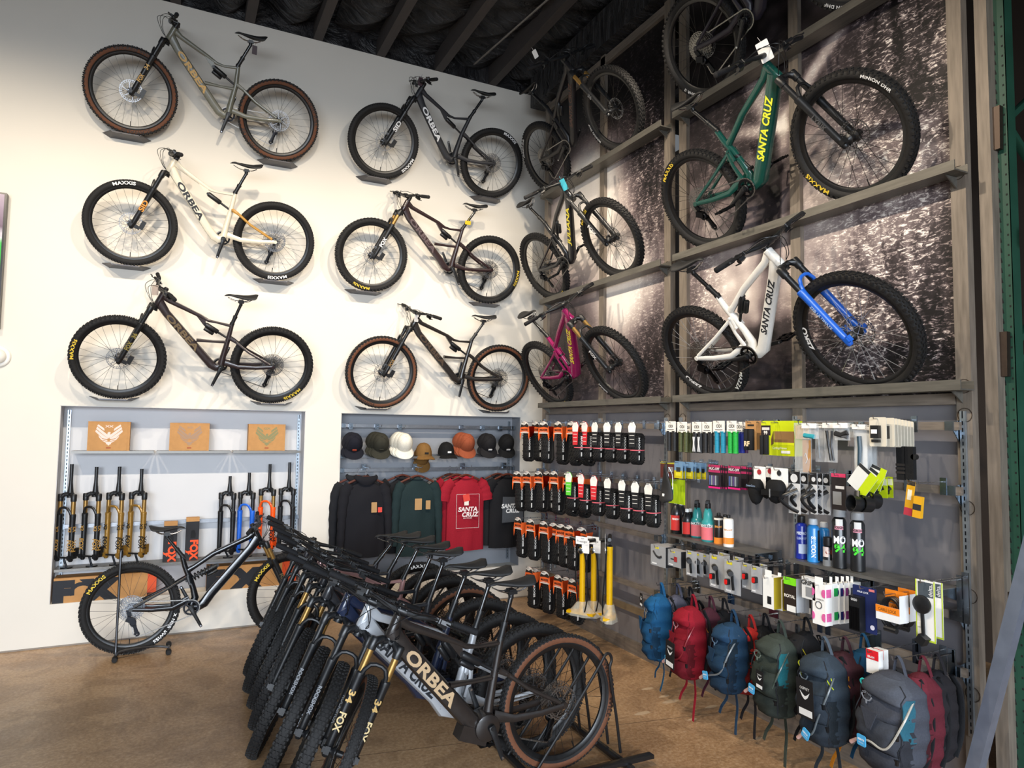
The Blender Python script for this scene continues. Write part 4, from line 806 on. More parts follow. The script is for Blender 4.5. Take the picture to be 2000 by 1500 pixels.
for x0, x1, z1, lab, ex in ((-4.40, -3.63, .56, 'long kraft fork carton with black print, under the left end of the shelf', -3.70), (-3.22, -2.43, .565, 'long kraft fork carton with black print, under the right end of the shelf', -2.56)):
    t = root('fork_carton', lab, 'box', T((x0+x1)/2, .10, .354), 'long fork cartons in the niche'); w = (x1-x0)/2; h = z1-.354; cx = (x0+x1)/2
    MB().box(-w, ex-cx-.0, -.085, .085, 0, h).build('carton_body', KRAFT, t, ang=0); MB().box(ex-cx, w, -.087, .085, .03, h+.004).build('orange_end', card('d9552e'), t, ang=0)
    b = MB(); text_into(b, 'F', .165, FA(-w+.075, -.0857, .085), bold=.09, sx=1.2); text_into(b, 'X', .165, FA(-w+.34, -.0857, .085), bold=.09, sx=1.25)
    P = []
    for k in range(13): a = R(200-230*k/12); P.append((-w+.205+.075*math.cos(a), -.0857, .080+.07*math.sin(a)))
    b.tube(P, [(.001, .004+.020*math.sin(PI*min(1, (k+2)/12))) for k in range(13)], 4, ref=(0, 1, 0)); b.build('black_print', card('24262c'), t, ang=0)
# ================================================================== second niche: caps and clothes
standard(-.075, ND-.004, .40, 1.96, 'A', 'zinc slotted standard at the right of the clothes niche', 'slotted standards of the niches')
wallbar(-2.03, -.045, .10, 1.885, 'grey bar carrying the row of caps'); wallbar(-2.03, -.045, .10, 1.575, 'grey bar behind the small cap shelf'); wallbar(-2.03, -.045, .10, 1.43, 'grey bar from which the clothes hang')
shelf(-1.43, -.88, -.06, .085, 1.575, 'small thin shelf under the brown and black caps', 'steel shelves of the clothes niche')
_cap = {}
def cap_mesh(col, part):
    k = (col, part)
    if k in _cap: return _cap[k]
    b = MB()
    if part == 'crown':
        def fn(u, v):
            a = 2*PI*u; e = v*PI/2*.98; r = .095*math.cos(e)**.75*(1+.012*math.cos(6*a)); z = .13*math.sin(e)
            if math.sin(a) < 0: z *= 1.0+.0*v
            return (r*math.cos(a)*.92, r*math.sin(a)*1.05, z)
        b.grid(fn, 36, 12, wrapu=True); b.lathe([(.008, .128), (.006, .134), (0.0001, .136)], n=10)
        for i in range(6):
            a = PI/6+i*PI/3; P = [Vector(fn(a/(2*PI), t/8))*1.006 for t in range(9)]; b.tube(P, .0016, 4)
    else:
        def fn(u, v):
            a = R(205+130*u); r = .094+.075*v*math.sin(PI*u)**.6
            x = r*math.cos(a)*.95; y = r*math.sin(a)*1.05; return (x, y, .006-.015*v-.5*x*x-.1*v*abs(x)+.0)
        b.grid(fn, 18, 5); n = len(b.v); b.v += [(x, y, z-.004) for x, y, z in b.v[:n]]; b.f += [tuple(i+n for i in f[::-1]) for f in b.f[:]]; b.m += [0]*(len(b.f)-len(b.m))
    _cap[k] = b.mesh(part, cloth(col), 60); return _cap[k]
def cap(px, py, y, col, lab, tilt, grp, patch=None, yaw=0):
    p = pix(px, py, 1, y); t = root('cap', lab, 'cap', T(p.x, y, p.z) @ RZ(yaw) @ RX(tilt), grp)
    link('crown', cap_mesh(col, 'crown'), t); link('brim', cap_mesh(col, 'brim'), t)
    if patch: MB().box(-.02, .02, -.104, -.098, .03, .048).build('patch', card(patch), t, RX(0), ang=0)
    return t
def hook(x, y0, y1, z, lab, grp, axis='A', tip=.02):
    t = root('display_hook', lab, 'hook', T(0, 0, 0), grp)
    P = [(x, y0, z), (x, y1, z), (x, y1-.012 if axis == 'A' else y1, z+tip)] if axis == 'A' else [(y0, x, z), (y1, x, z), (y1-.012, x, z+tip)]
    MB().tube(P, .003, 6, ref=(0, 0, 1)).build('prong', ZINC, t)
    if axis == 'A': MB().box(x-.02, x+.02, y0-.014, y0+.024, z-.03, z+.03).build('hook_clip', BRK, t, ang=0)
    else: MB().box(y0-.014, y0+.0, x-.016, x+.016, z-.026, z+.026).build('hook_clip', BRK, t, ang=0)
    return t
CG = 'caps hanging in the clothes niche'
for px, cols, nm, pt, n in ((691, '1b1c25', 'navy blue', 'a8442c', 2), (743, '33322a', 'olive green', '2a2a24', 3), (789, 'e4dfd0', 'off white', None, 3), (911, '8f4a30', 'rust orange', None, 3), (953, '1f1e20', 'plain black', 'e8e8e8', 2), (988, '161617', 'black script', 'dcdcdc', 1)):
    for i in range(n):
        w = ['front', 'second', 'third'][i]
        cap(px-i*6.5, 868-i*1.5, -.05+i*.05, cols, '%s cap hanging in the niche, %s of its stack' % (nm, w) if n > 1 else '%s cap hanging alone at the right end of the niche' % nm, 52, CG, pt if i == 0 else None, yaw=-8+5*i)
    p = pix(px, 838, 1, -.06); hook(p.x, .086, -.10, 1.878, 'zinc hook holding the %s caps' % nm, 'cap hooks')
    MB().lathe([(.014, 0), (.014, .003)], ax=(0, -1, 0), n=14)
cap(827, 889, .0, '7b5a30', 'brown cap sitting on the small niche shelf', 8, CG, '1c1c1c', 0); cap(871, 887, .0, '161617', 'flat black cap sitting on the small niche shelf', 8, CG, 'e8e8e8', 0)
cap(822, 893, .12, '7b5a30', 'second brown cap hanging below the small niche shelf', 60, CG)
def hanger(x, y, lab, col='5a2a1c'):
    t = root('clothes_hanger', lab, 'hanger', T(x, y, 1.43), 'wooden clothes hangers')
    b = MB(); b.tube(bez([(-.21, 0, -.135), (-.14, 0, -.10), (-.05, 0, -.062), (0, 0, -.052), (.05, 0, -.062), (.14, 0, -.10), (.21, 0, -.135)], 3), [(.010, .011)]*19, 8, ref=(0, 1, 0)).build('wooden_arm', mat('wood_red', col, .4, noise=.2, scale=20, coat=.3), t)
    MB().tube(bez([(0, 0, -.052), (0, 0, -.01), (.012, 0, .004), (.014, 0, .02), (0, 0, .031), (-.013, 0, .022)], 4), .002, 6).build('wire_hook', STEEL, t); return t
def garment(x, y, col, lab, kind='tee', length=.66, w=.215, grp='clothes on hangers'):
    """origin at the hanger neck; hangs in -z, faces -y"""
    t = root('hooded_sweater' if kind == 'hood' else 'long_sleeve_shirt' if kind == 'long' else 't_shirt', lab, 'sweater' if kind == 'hood' else 'shirt', T(x, y, 1.43-.052), grp); C_ = cloth(col); sd = random.random()*9
    def body(u, v):
        a = 2*PI*u; z = -.012-v*length
        ww = .075+(.200-.075)*min(1, v/.13)**.7 if v < .13 else w-(w-.195)*math.sin(min(1, (v-.13)/.87)*PI)*.25
        sh = .0 if v > .13 else 0; th = .022+.035*min(1, v/.25)
        xx = ww*math.cos(a); zz = z-(.06*(abs(math.cos(a))**2)*max(0, 1-v/.16))
        f = .006*math.sin(xx*38+sd+v*2)*v+.004*math.sin(xx*90+sd*3)*v*v+.005*math.sin(v*17+xx*20+sd)*(1-v)
        return (xx, th*math.sin(a)*(1-.25*abs(math.cos(a)))+f, zz)
    b = MB(); b.grid(body, 40, 22, wrapu=True); b.build('torso', C_, t, ang=70)
    for s in (-1, 1):
        if kind == 'tee': P = [(s*.15, 0, -.075), (s*.205, -.004, -.12), (s*.236, -.008, -.19), (s*.248, -.010, -.27)]; r = [(.03, .055), (.034, .062), (.030, .064), (.028, .066)]
        else: P = [(s*.155, 0, -.08), (s*.20, -.006, -.15), (s*.222, -.012, -.28), (s*.232, -.02, -.42), (s*.235, -.03, -.56), (s*.236, -.034, -.70)]; r = [(.03, .055), (.034, .056), (.033, .048), (.030, .042), (.027, .036), (.022, .030)]
        P = bez(P, 4); r2 = []
        for i in range(len(P)): q = i/(len(P)-1)*(len(r)-1); k = min(int(q), len(r)-2); f = q-k; wob = 1+.08*math.sin(i*1.9+sd); r2.append(((r[k][0]*(1-f)+r[k+1][0]*f)*wob, (r[k][1]*(1-f)+r[k+1][1]*f)*wob))
        MB().tube(P, r2, 12, ref=(0, 1, 0)).build('sleeve', C_, t, ang=70)
    MB().tube([(.078*math.cos(a)*1.0, .030*math.sin(a)-.004, -.016-.022*(math.sin(a) < 0)*abs(math.sin(a))) for a in [2*PI*k/20 for k in range(20)]], [(.004, .010)]*20, 6, closed=True, ref=(0, 0, 1)).build('collar', C_, t)
    if kind == 'hood':
        def hd(u, v): a = PI*(u*1.2-.1)+PI; r = .085+.02*math.sin(v*PI); return (r*1.15*math.cos(a), .5*r*math.sin(a)-.012, -.005-.075*math.sin(u*PI)*(.25+v*.75)+.03*(1-v))
        b = MB(); b.grid(hd, 20, 8); b.build('hood', C_, t, ang=80)
    return t
def swing_tag(t, x, z, col, w=.045, h=.075, y=-.066, rot=0, name='swing_tag'): b = MB(); b.prism(rrect(w, h, .004), 0, .0012, FA(x, y, z) @ RZ(rot)); return b.build(name, card(col), t, ang=0)
HG = lambda x, y, l: hanger(x, y, 'red-brown wooden hanger holding the '+l)
def gset(px, items):
    p = pix(px, 1000, 1, -.10)
    for i, (dx, y, col, lab, kind, ln) in enumerate(items):
        HG(p.x+dx, y, lab); g = garment(p.x+dx, y, col, lab, kind, ln); yield g
for px, its in ((712, [(-.06, .0, '202125', 'black hooded sweater behind the front one', 'hood', .76), (0, -.11, '1c1c21', 'front black hooded sweater with small red and kraft tags', 'hood', .78)]),
                (813, [(-.12, .02, '1d1d20', 'black shirt half hidden behind the dark teal one', 'tee', .78), (0, -.11, '1f2e30', 'dark teal long sleeve shirt with kraft tags', 'long', .80)]),
                (908, [(-.12, .05, '6a6766', 'grey shirt at the back of the red shirts', 'tee', .74), (-.075, -.03, '8c1626', 'red shirt tucked behind the front red one', 'tee', .76), (.0, -.11, '941a2a', 'front red shirt with square white print', 'tee', .78)]),
                (990, [(-.08, -.02, '1f1f21', 'plain black shirt behind the printed black one', 'tee', .76), (0, -.10, '17171a', 'black shirt with grey printed square and white lettering', 'tee', .78)])):
    gs = list(gset(px, its)); g = gs[-1]; p = pix(px, 930, 1, -.03); hook(p.x+.02, .085, -.15, 1.462, 'zinc arm carrying the garments: '+its[-1][3].split(' with')[0], 'garment arms')
    if px == 712: swing_tag(g, .075, -.30, 'b08a5c', .055, .10); swing_tag(g, .135, -.325, 'd8473c', .042, .05); 
    if px == 813: swing_tag(g, -.005, -.285, 'b08a5c', .075, .115); swing_tag(g, .10, -.295, 'b08a5c', .05, .09)
    if px == 908:
        b = MB(); y = -.070
        for x0, x1, z0, z1 in ((-.13, .13, -.20, -.197), (-.13, .13, -.553, -.55), (-.13, -.127, -.55, -.2), (.127, .13, -.55, -.2)): b.box(x0, x1, y-.001, y, z0, z1)
        text_into(b, 'SANTA', .045, FA(.0, y-.001, -.355), bold=.04, shear=.15, fit=.22); text_into(b, 'CRUZ', .045, FA(.03, y-.001, -.410), bold=.04, shear=.15, fit=.19); text_into(b, 'BICYCLES', .012, FA(.0, y-.001, -.448), bold=.03, space=1.4)
        b.build('shirt_print', card('e6d6d4'), g, ang=0); swing_tag(g, -.02, -.235, 'd8473c', .075, .075, y-.004, 10); swing_tag(g, -.018, -.29, 'e8e0d4', .05, .05, y-.003)
    if px == 990:
        b = MB(); b.prism([(-.12, -.14), (.14, -.13), (.135, .13), (-.115, .14)], 0, .001, FA(.03, -.068, -.38)); b.build('print_square', cloth('4a4d52'), g, ang=0)
        b = MB(); text_into(b, 'SANTA', .042, FA(.0, -.0705, -.34), bold=.04, shear=.15, fit=.20); text_into(b, 'CRUZ', .042, FA(.04, -.0705, -.392), bold=.04, shear=.15, fit=.17); b.build('shirt_print', card('e8e8e8'), g, ang=0)
# ================================================================== folded tires and pumps in the corner bay
def onB(px, py, X, yaw=0): p = pix(px, py, 0, X); return T(X, p.y, p.z) @ RZ(-90+yaw)
BARS = (1.915, 1.605, 1.44, 1.0, .735, .60)
def clip(t, z, bars=BARS):
    d = min((q-z for q in bars), key=abs); MB().box(-.016, .016, -.020, -.013, min(-.02, d-.024), max(.02, d+.024)).build('hook_clip', BRK, t, ang=0)
def hookB(y, z, x1, lab, grp):
    t = root('display_hook', lab, 'hook', T(-.075, y, z) @ RZ(-90), grp); L_ = -.075-x1
    MB().tube([(0, -.012, 0), (0, -L_, 0), (0, -L_-.008, .022)], .003, 6, ref=(1, 0, 0)).build('prong', STEEL, t); clip(t, z); return t
_ft = {}
def stadium(hx, hz, n=8):
    P = []
    for k in range(n+1): a = PI*k/n; P.append((0, hx*math.cos(a), (hz-hx)+hx*math.sin(a)))
    for k in range(n+1): a = PI+PI*k/n; P.append((0, hx*math.cos(a), -(hz-hx)+hx*math.sin(a)))
    return P
def folded(kind):
    if kind in _ft: return _ft[kind]
    big = kind == 'big'; hx, hz, w = (.052, .150, .034) if big else (.046, .118, .032); res = []
    c = -.085-hz
    b = MB(); P = [Vector(p)+Vector((0, 0, c)) for p in stadium(hx-.012, hz-.012)]
    b.tube(P, [(w, .013)]*len(P), 10, closed=True, ref=(1, 0, 0), sq=3)
    P2 = [Vector(p)+Vector((0, 0, c)) for p in stadium(hx-.036, hz-.04)]; b.tube(P2, [(w*.8, .006)]*len(P2), 6, closed=True, ref=(1, 0, 0))
    P3 = stadium(hx+.002, hz+.002, 18); n = len(P3)
    for i in range(n):
        q = Vector(P3[i]); d = (Vector(P3[(i+1) % n])-Vector(P3[i-1])).normalized(); nn = Vector((1, 0, 0)).cross(d); Mx = Matrix((Vector((1, 0, 0)), d, nn)).transposed()
        for x in ((-.022, .0, .022) if i % 2 else (-.012, .012)): b.obox(q+Vector((x, 0, c)), (.013, .011, .008), Mx)
    zz = hz-hx
    for k in range(6):   # tread blocks on the long flat sides
        z = c-zz+2*zz*(k+.5)/6
        for x in ((-.022, .0, .022) if k % 2 else (-.012, .012)): b.obox((x, -hx-.002, z), (.013, .008, .012))
    body = b.mesh('tire_body', RUB, 40)
    b = MB(); text_into(b, 'MAXXIS', .019, axes((0, 0, -1), (0, 1, 0), (1, 0, 0), (w+.0012, -hx+.018, c+.25*hz)), bold=.04, fit=hz*1.0); b.box(w, w+.0014, -hx+.012, -hx+.024, c-hz*.72, c-hz*.42)
    lt = b.mesh('sidewall_print', card('e2e0da'), 0); _ft[kind] = (body, lt, hx, hz, c, w); return _ft[kind]
_tg = {}
def tiretag(col, kind):
    k = (col, kind)
    if k in _tg: return _tg[k]
    body, lt, hx, hz, c, w = folded(kind); b = MB(); y = -hx-.010
    if kind == 'big':
        b.prism([(-.040, -.155), (-.028, -.085), (.028, -.085), (.040, -.155), (.044, -.10), (.038, -.035), (.020, .006), (0, .014), (-.020, .006), (-.038, -.035), (-.044, -.10)], -.001, .001, FA(0, y, 0))
        b.prism([(.034, -.026), (.030, -.005), (.018, .008), (0, .013), (-.018, .008), (-.030, -.005), (-.034, -.026)], .001, .002, FA(0, y, 0), 1); b.prism([(-.03, -.012), (-.005, -.022), (.02, -.004), (.034, -.022), (.034, -.04), (.0, -.034), (-.036, -.040)], .002, .003, FA(0, y, 0), 2); b.prism([(-.036, -.092), (.036, -.092), (.036, -.084), (-.036, -.084)], .001, .002, FA(0, y, 0), 1); b.add([(w+.003, y, -.03), (w+.003, y+.09, -.03), (w+.003, y+.06, -.11), (w+.003, y, -.14)], [(0, 1, 2, 3), (3, 2, 1, 0)])
        text_into(b, 'MAXXIS', .016, FA(0, y-.003, -.060), 2, bold=.04, fit=.058); text_into(b, 'TUBELESS', .008, FA(0, y-.003, -.078), 1, bold=.02, fit=.05)
        mats = [card(col), card('d6d0c6'), card('2a2320')]
    else:
        b.prism([(-.020, -.19), (.020, -.19), (.024, -.075), (.03, -.02), (.014, .010), (-.012, .010), (-.028, -.03), (-.024, -.075)], -.001, .001, FA(-.006, y, 0))
        b.prism([(.028, -.025), (.013, .008), (-.011, .008), (-.026, -.03), (-.022, -.075), (.022, -.075)], .001, .002, FA(-.006, y, 0), 1)
        for k2 in range(3): b.box(-.022, .010, y-.002, y-.001, -.10-k2*.03, -.096-k2*.03, 1)
        mats = [card(col), card('ece8e0'), card('2a2320')]
    _tg[k] = b.mesh('header_card', mats, 0); return _tg[k]
BANDM = card('d8606c'); band = None
def tire_pack(px, py, X, kind, col, lab, grp, yaw=0, bandc=True):
    body, lt, hx, hz, c, w = folded(kind); t = root('folded_tire', lab, 'tire', onB(px, py, X, yaw) @ T(0, (hx+.010)*1.1, 0) @ Matrix.Diagonal((1.2, 1.1, 1.0, 1)), grp)
    link('tire_body', body, t); link('sidewall_print', lt, t); link('header_card', tiretag(col, kind), t, Matrix.Diagonal((1.3, 1.0, 1.12, 1)) if kind == 'big' else Matrix.Diagonal((1.15, 1.0, 1.0, 1)))
    if kind == 'small' and bandc:
        if 'band' not in _tg: P = [Vector(p) for p in stadium(w+.006, hx+.010)]; _tg['band'] = MB().tube([(p.y, p.z, c-.01) for p in P], [(.0045, .0015)]*len(P), 6, closed=True, ref=(0, 0, 1)).mesh('rubber_band', BANDM)
        link('rubber_band', _tg['band'], t)
    return t
OR_, RD_, BK_, GN_ = 'e8642a', 'cf2f36', '232325', '5ecb3a'; colname = {OR_: 'orange', RD_: 'red and white', BK_: 'black and white', GN_: 'green'}
rows = [('top', 826, [(1025, -.36, 'big', OR_), (1046, -.26, 'big', OR_), (1062, -.34, 'big', OR_), (1090, -.32, 'big', OR_), (1117, -.30, 'big', OR_), (1140, -.22, 'big', OR_), (1125, -.42, 'small', RD_), (1143, -.36, 'small', RD_), (1163, -.36, 'small', BK_), (1187, -.34, 'small', BK_), (1209, -.34, 'small', BK_), (1236, -.34, 'small', BK_)]),
        ('second', 923, [(1010, -.42, 'big', OR_), (1029, -.38, 'big', OR_), (1052, -.30, 'big', OR_), (1068, -.20, 'big', OR_), (1082, -.38, 'big', OR_), (1109, -.33, 'big', OR_), (1112, -.42, 'small', GN_), (1136, -.40, 'small', RD_), (1133, -.22, 'big', OR_), (1161, -.38, 'small', RD_), (1188, -.38, 'small', BK_), (1216, -.40, 'small', BK_), (1242, -.34, 'small', BK_), (1268, -.30, 'small', BK_)]),
        ('third', 1013, [(1012, -.42, 'big', OR_), (1036, -.38, 'big', OR_), (1062, -.34, 'big', OR_), (1081, -.26, 'big', OR_), (1096, -.30, 'big', OR_), (1112, -.34, 'big', OR_), (1136, -.24, 'big', OR_)]),
        ('lowest', 1110, [(1034, -.38, 'big', OR_), (1047, -.26, 'big', OR_), (1064, -.34, 'big', OR_), (1090, -.32, 'big', OR_), (1106, -.22, 'big', OR_), (1118, -.34, 'big', OR_)])]
ordn = ['first', 'second', 'third', 'fourth', 'fifth', 'sixth', 'seventh', 'eighth', 'ninth', 'tenth', 'eleventh', 'twelfth', 'thirteenth', 'fourteenth']
for rn, py, its in rows:
    its2 = sorted(its, key=lambda q: q[0])
    for i, (px, X, kind, col) in enumerate(its2):
        dy = {'top': (px-1025)*.0, 'second': max(0, px-1100)*.14, 'third': (px-1012)*.16, 'lowest': (px-1034)*.28}[rn]
        tire_pack(px, py+dy, X, kind, col, 'folded tire with %s card, %s from the corner in the %s tire row' % (colname[col], ordn[i], rn), 'folded tires on the mural wall', yaw=random.uniform(10, 24))
        p = pix(px, py+dy, 0, X); hookB(p.y, p.z+.004, X-.03, 'steel hook of the %s tire from the corner in the %s tire row' % (ordn[i], rn), 'tire hooks')
YEL = paint('e8b50c', .35, .3)
for i, (px, py, bw) in enumerate(((1138, 1052, 0), (1160, 1052, 6), (1191, 1050, 0))):
    nm = ['left', 'middle', 'right'][i]; t = root('floor_pump', 'yellow floor pump with black handle and bagged foot, %s of three' % nm, 'pump', onB(px, py, -.36 if i != 1 else -.24, 30 if i < 2 else -35), 'yellow floor pumps')
    MB().lathe([(.025, -.60), (.025, -.10), (.027, -.095), (.027, -.07)], n=16).build('barrel', YEL, t); MB().lathe([(.024, -.105), (.025, -.07), (.014, -.06), (.008, -.055), (.008, -.02)], n=14).build('barrel_cap', BLK, t)
    h = MB(); h.tube([(-.12, 0, 0), (-.06, 0, -.012), (0, 0, -.014), (.06, 0, -.012), (.12, 0, 0)], [.015, .017, .018, .017, .015], 10); h.build('handle', BLK, t)
    f = MB(); f.prism([(-.125, -.05), (.125, -.05), (.13, .0), (.06, .05), (-.06, .05), (-.13, 0)], -.63, -.61); f.lathe([(.028, -.61), (.024, -.56)], n=12); f.build('foot_plate', YEL, t)
    b = MB(); b.grid(lambda u, v: ((.15*(1-v*.75))*math.cos(2*PI*u)*(1+.06*math.sin(9*u*PI+v*5)), (.07*(1-v*.5))*math.sin(2*PI*u)*(1+.1*math.sin(13*u*PI)), -.645+.12*v), 24, 6, wrapu=True); b.build('plastic_bag', mat('clear_bag', 'e9e4d6', .25, noise=.15, scale=30, bump=.6, alpha=.38), t)
    MB().tube(bez([(.02, -.01, -.57), (.05, -.05, -.60), (.075, -.05, -.45), (.05, -.03, -.20), (.02, -.026, -.09), (-.03, -.03, -.07), (-.05, -.03, -.30), (-.03, -.02, -.53)], 5), .006, 6).build('air_hose', BLK, t)
    g = MB(); g.lathe([(.024, 0), (.026, .008), (.026, .018), (.02, .022)], o=(0, -.02, -.10), ax=(0, -1, 0), n=14); g.build('gauge', metal('c0c2c4', .25), t)
    b = MB(); b.prism(rrect(.115, .065, .004), 0, .0015, FA(.01, -.035, -.01)); b.prism(rrect(.07, .11, .004), 0, .001, FA(.045, -.032, -.06)); text_into(b, 'Super', .010, FA(.02, -.0372, .008), 1); text_into(b, 'Prestige', .018, FA(.012, -.0372, -.017), 1, fit=.095)
    b.build('price_card', [WHITE, card('2c2c2e')], t, ang=0); text('barrel_print', 'TOPEAK', .02, axes((0, 0, 1), (-1, 0, 0), (0, -1, 0), (.0, -.0218, -.40)), card('2a2a2a'), t, fit=.16) if False else text('barrel_print', 'JOEBLOW', .016, axes((0, 0, 1), (-1, 0, 0), (0, -1, 0), (.0, -.0216, -.38)), card('3a3210'), t, fit=.17)
# ================================================================== accessories bay
CLR = mat('clear_plastic', 'dfe3e6', .15, noise=.05, scale=30, bump=.5, alpha=.28)
def rectB(px0, py0, px1, py1, X):
    """(matrix at top centre, width, height) of a card hanging square to its hook, filling the photo rectangle"""
    a = pix(px0, (py0+py1)/2, 0, X); c = pix(px1, (py0+py1)/2, 0, X); tz = pix((px0+px1)/2, py0, 0, X).z; bz = pix((px0+px1)/2, py1, 0, X).z
    return T(X, (a.y+c.y)/2, tz) @ RZ(-90), abs(a.y-c.y), tz-bz
GA = 'grips on the top display bar'; GC = 'carded goods on the second display bar'; GL = 'carded goods on the third display bar'
def hk(t, grp='accessory hooks', L_=None, lab=None):
    m = t.matrix_world.translation if False else t.matrix_basis.translation; lb = lab or ('hook of '+t['label'].replace(' in its row', '').replace(' in its stack', '').replace(',', ''))
    lb = ' '.join(lb.split()[:16]); h = root('display_hook', lb, 'hook', T(-.075, m.y, m.z-.008) @ RZ(-90), grp); d = -.075-m.x+.03
    MB().tube([(0, -.012, 0), (0, -d, 0), (0, -d-.006, .018)], .0026, 6, ref=(1, 0, 0)).build('prong', STEEL, h); clip(h, m.z-.008)
def cardbody(b, w, h, t=.002, y=0, mi=0, r=.006, z0=0): return b.prism(rrect(w, h, min(r, w*.3)), -t, 0, FA(0, y, z0-h/2), mi)
_gm = {}
def grips(px0, px1, top, bot, X, col, lab, head='ece8e0', pat=False):
    M, w, h = rectB(px0, top, px1, bot, X); t = root('grip_pair', lab, 'grips', M, GA); r = min(.017, w*.26); hh = h*.36
    b = MB(); b.prism(rrect(w*.95, hh, .004), -.001, .001, FA(0, -.012, -hh/2)); text_into(b, 'ODI', hh*.25, FA(0, -.0135, -hh*.45), 1, bold=.03); b.box(-w*.3, w*.3, -.0135, -.013, -hh*.8, -hh*.74, 1); b.build('header_card', [card(head), card('2a2a2c')], t, ang=0)
    for s in (-1, 1):
        pr = [(r*.7, -h), (r*1.05, -h+.002)]; z = -h+.006
        while z < -hh*.95-.01: pr += [(r, z), (r, z+.006), (r*.93, z+.0065), (r*.93, z+.009)]; z += .0095
        pr += [(r*1.25, -hh*.95), (r*1.25, -hh*.9)]
        g = MB().lathe(pr, o=(s*w*.25, 0, 0), n=14); g.build('grip', mat('grip_'+col, col, .6, noise=.08, scale=90), t)
        if pat:
            q = MB()
            for k in range(5):
                a = bez([(s*w*.25+r*(-.8+.4*k), -r*.97, -h+.01), (s*w*.25+r*(-.3+.15*k), -r*1.05, -h*.7), (s*w*.25+r*(-.6+.3*k), -r, -h*.48)], 4); q.tube(a, .0014, 4)
            q.build('flame_print', card('e8e8e8'), t)
    hk(t); return t
for a in ((1302, 1323, 823, 881, -.33, '1c1c1e', 'black grips at the left end of the grip row'), (1325, 1345, 824, 883, -.33, '4a4f2a', 'front olive green grips'), (1338, 1352, 826, 884, -.26, '4a4f2a', 'second olive green grips, tucked behind the front pair'), (1354, 1373, 824, 885, -.33, '1c1c1e', 'black grips with white flame pattern', 'ece8e0', True), (1373, 1394, 824, 885, -.32, '1e1e20', 'black grips between the flame grips and the teal grips'),
          (1395, 1419, 822, 885, -.33, '1d8aa8', 'teal blue grips under a white card'), (1422, 1442, 822, 886, -.34, '19a53a', 'bright green grips under a white card'), (1440, 1453, 824, 885, -.28, '22309a', 'royal blue grips behind the green ones'), (1449, 1460, 825, 885, -.24, '4a2350', 'dark purple grips nearly hidden by the kraft card')): grips(*a)
def boxed(px0, py0, px1, py1, X, d, col, lab, cat='packet', name='packet', grp=GC, bands=(), txt=(), yaw=0, hole=True, hook_=True, sidecol=None, r=0):
    """a thin box or card: front face filling the photo rectangle, depth d; bands = (z0,z1,colour[,x0,x1]) as fractions, txt = (string, height frac, x, z, colour)"""
    M, w, h = rectB(px0, py0, px1, py1, X); t = root(name, lab, cat, M @ RZ(yaw), grp); b = MB()
    if r: b.prism(rrect(w, h, r), -d, 0, FA(0, 0, -h/2))
    else: b.box(-w/2, w/2, 0, d, -h, 0)
    if sidecol: b.box(-w/2-.0004, w/2+.0004, .001, d-.001, -h+.0005, -.0005, 1)
    b.build('carton' if d > .01 else 'backing_card', [card(col), card(sidecol or col)], t, ang=0)
    for k, q in enumerate(bands):
        z0, z1, c = q[:3]; x0, x1 = q[3:5] if len(q) > 3 else (0, 1)
        MB().box(-w/2+w*x0, -w/2+w*x1, -.0012-.0002*k, .0, -h*z1, -h*z0).build('printed_band', card(c), t, ang=0)
    for s_, hf, x, z, c in txt:
        v, f = text2d(s_, bold=.03); wd = (max(a for a, _ in v)-min(a for a, _ in v))*hf*h
        text('print', s_, hf*h, FA(x*w, -.0024, -z*h), card(c), t, fit=min(wd, w*.9), bold=.03)
    if hook_: hk(t)
    return t, w, h
def cyl2(t, w, z0, z1, x, r, col, nm='sample', y=-.01): return MB().lathe([(r*.9, z0), (r, z0+.003), (r, z1-.003), (r*.9, z1)], o=(x, y, 0), n=12).build(nm, col if not isinstance(col, str) else card(col), t)
t, w, h = boxed(1456, 822, 1477, 879, -.33, .003, 'b98a58', 'kraft card with two black grips and bold letters', bands=[(.12, .18, '2a2622', .2, .8)])
for s in (-1, 1): cyl2(t, w, -h, -h*.28, s*w*.21, w*.2, GRIPR, 'grip', -.016)
text('print', 'RF', h*.16, FA(0, -.034, -h*.78), card('e6cfa8'), t, bold=.05)
boxed(1477, 822, 1487, 878, -.26, .003, 'a97f52', 'second kraft grip card, edge just visible behind the first')
t, w, h = boxed(1487, 823, 1505, 888, -.36, .003, 'c9d41c', 'slim card with black foam grips and red numerals', bands=[(.12, .42, '2a2226'), (.18, .26, 'd8d4ce', .1, .9)], txt=[('99', .1, 0, .34, 'f0e8e0')])
for s in (-1, 1): cyl2(t, w, -h, -h*.42, s*w*.22, w*.2, GRIPR, 'grip', -.014)
t, w, h = boxed(1490, 822, 1551, 890, -.26, .07, 'c2cf12', 'bright yellow-green display carton with open front', 'box', 'display_carton', bands=[(.3, .62, '8c6a44', .38, 1), (.62, .7, 'd8e21e', .34, 1)], txt=[('Cycling/Fitness', .06, .05, .78, 'f2f5c0')])
MB().prism([(-.5*w+w*.22, -h*.74), (-.5*w+w*.36, -h*.30), (-.5*w+w*.36, -h*.66)], 0, .003, FA(0, -.001, 0)).build('cut_flap', card('6d5232'), t, ang=0); MB().box(w*.1, w*.38, -.003, -.001, -h*.93, -h*.85).build('price_sticker', WHITE, t, ang=0)
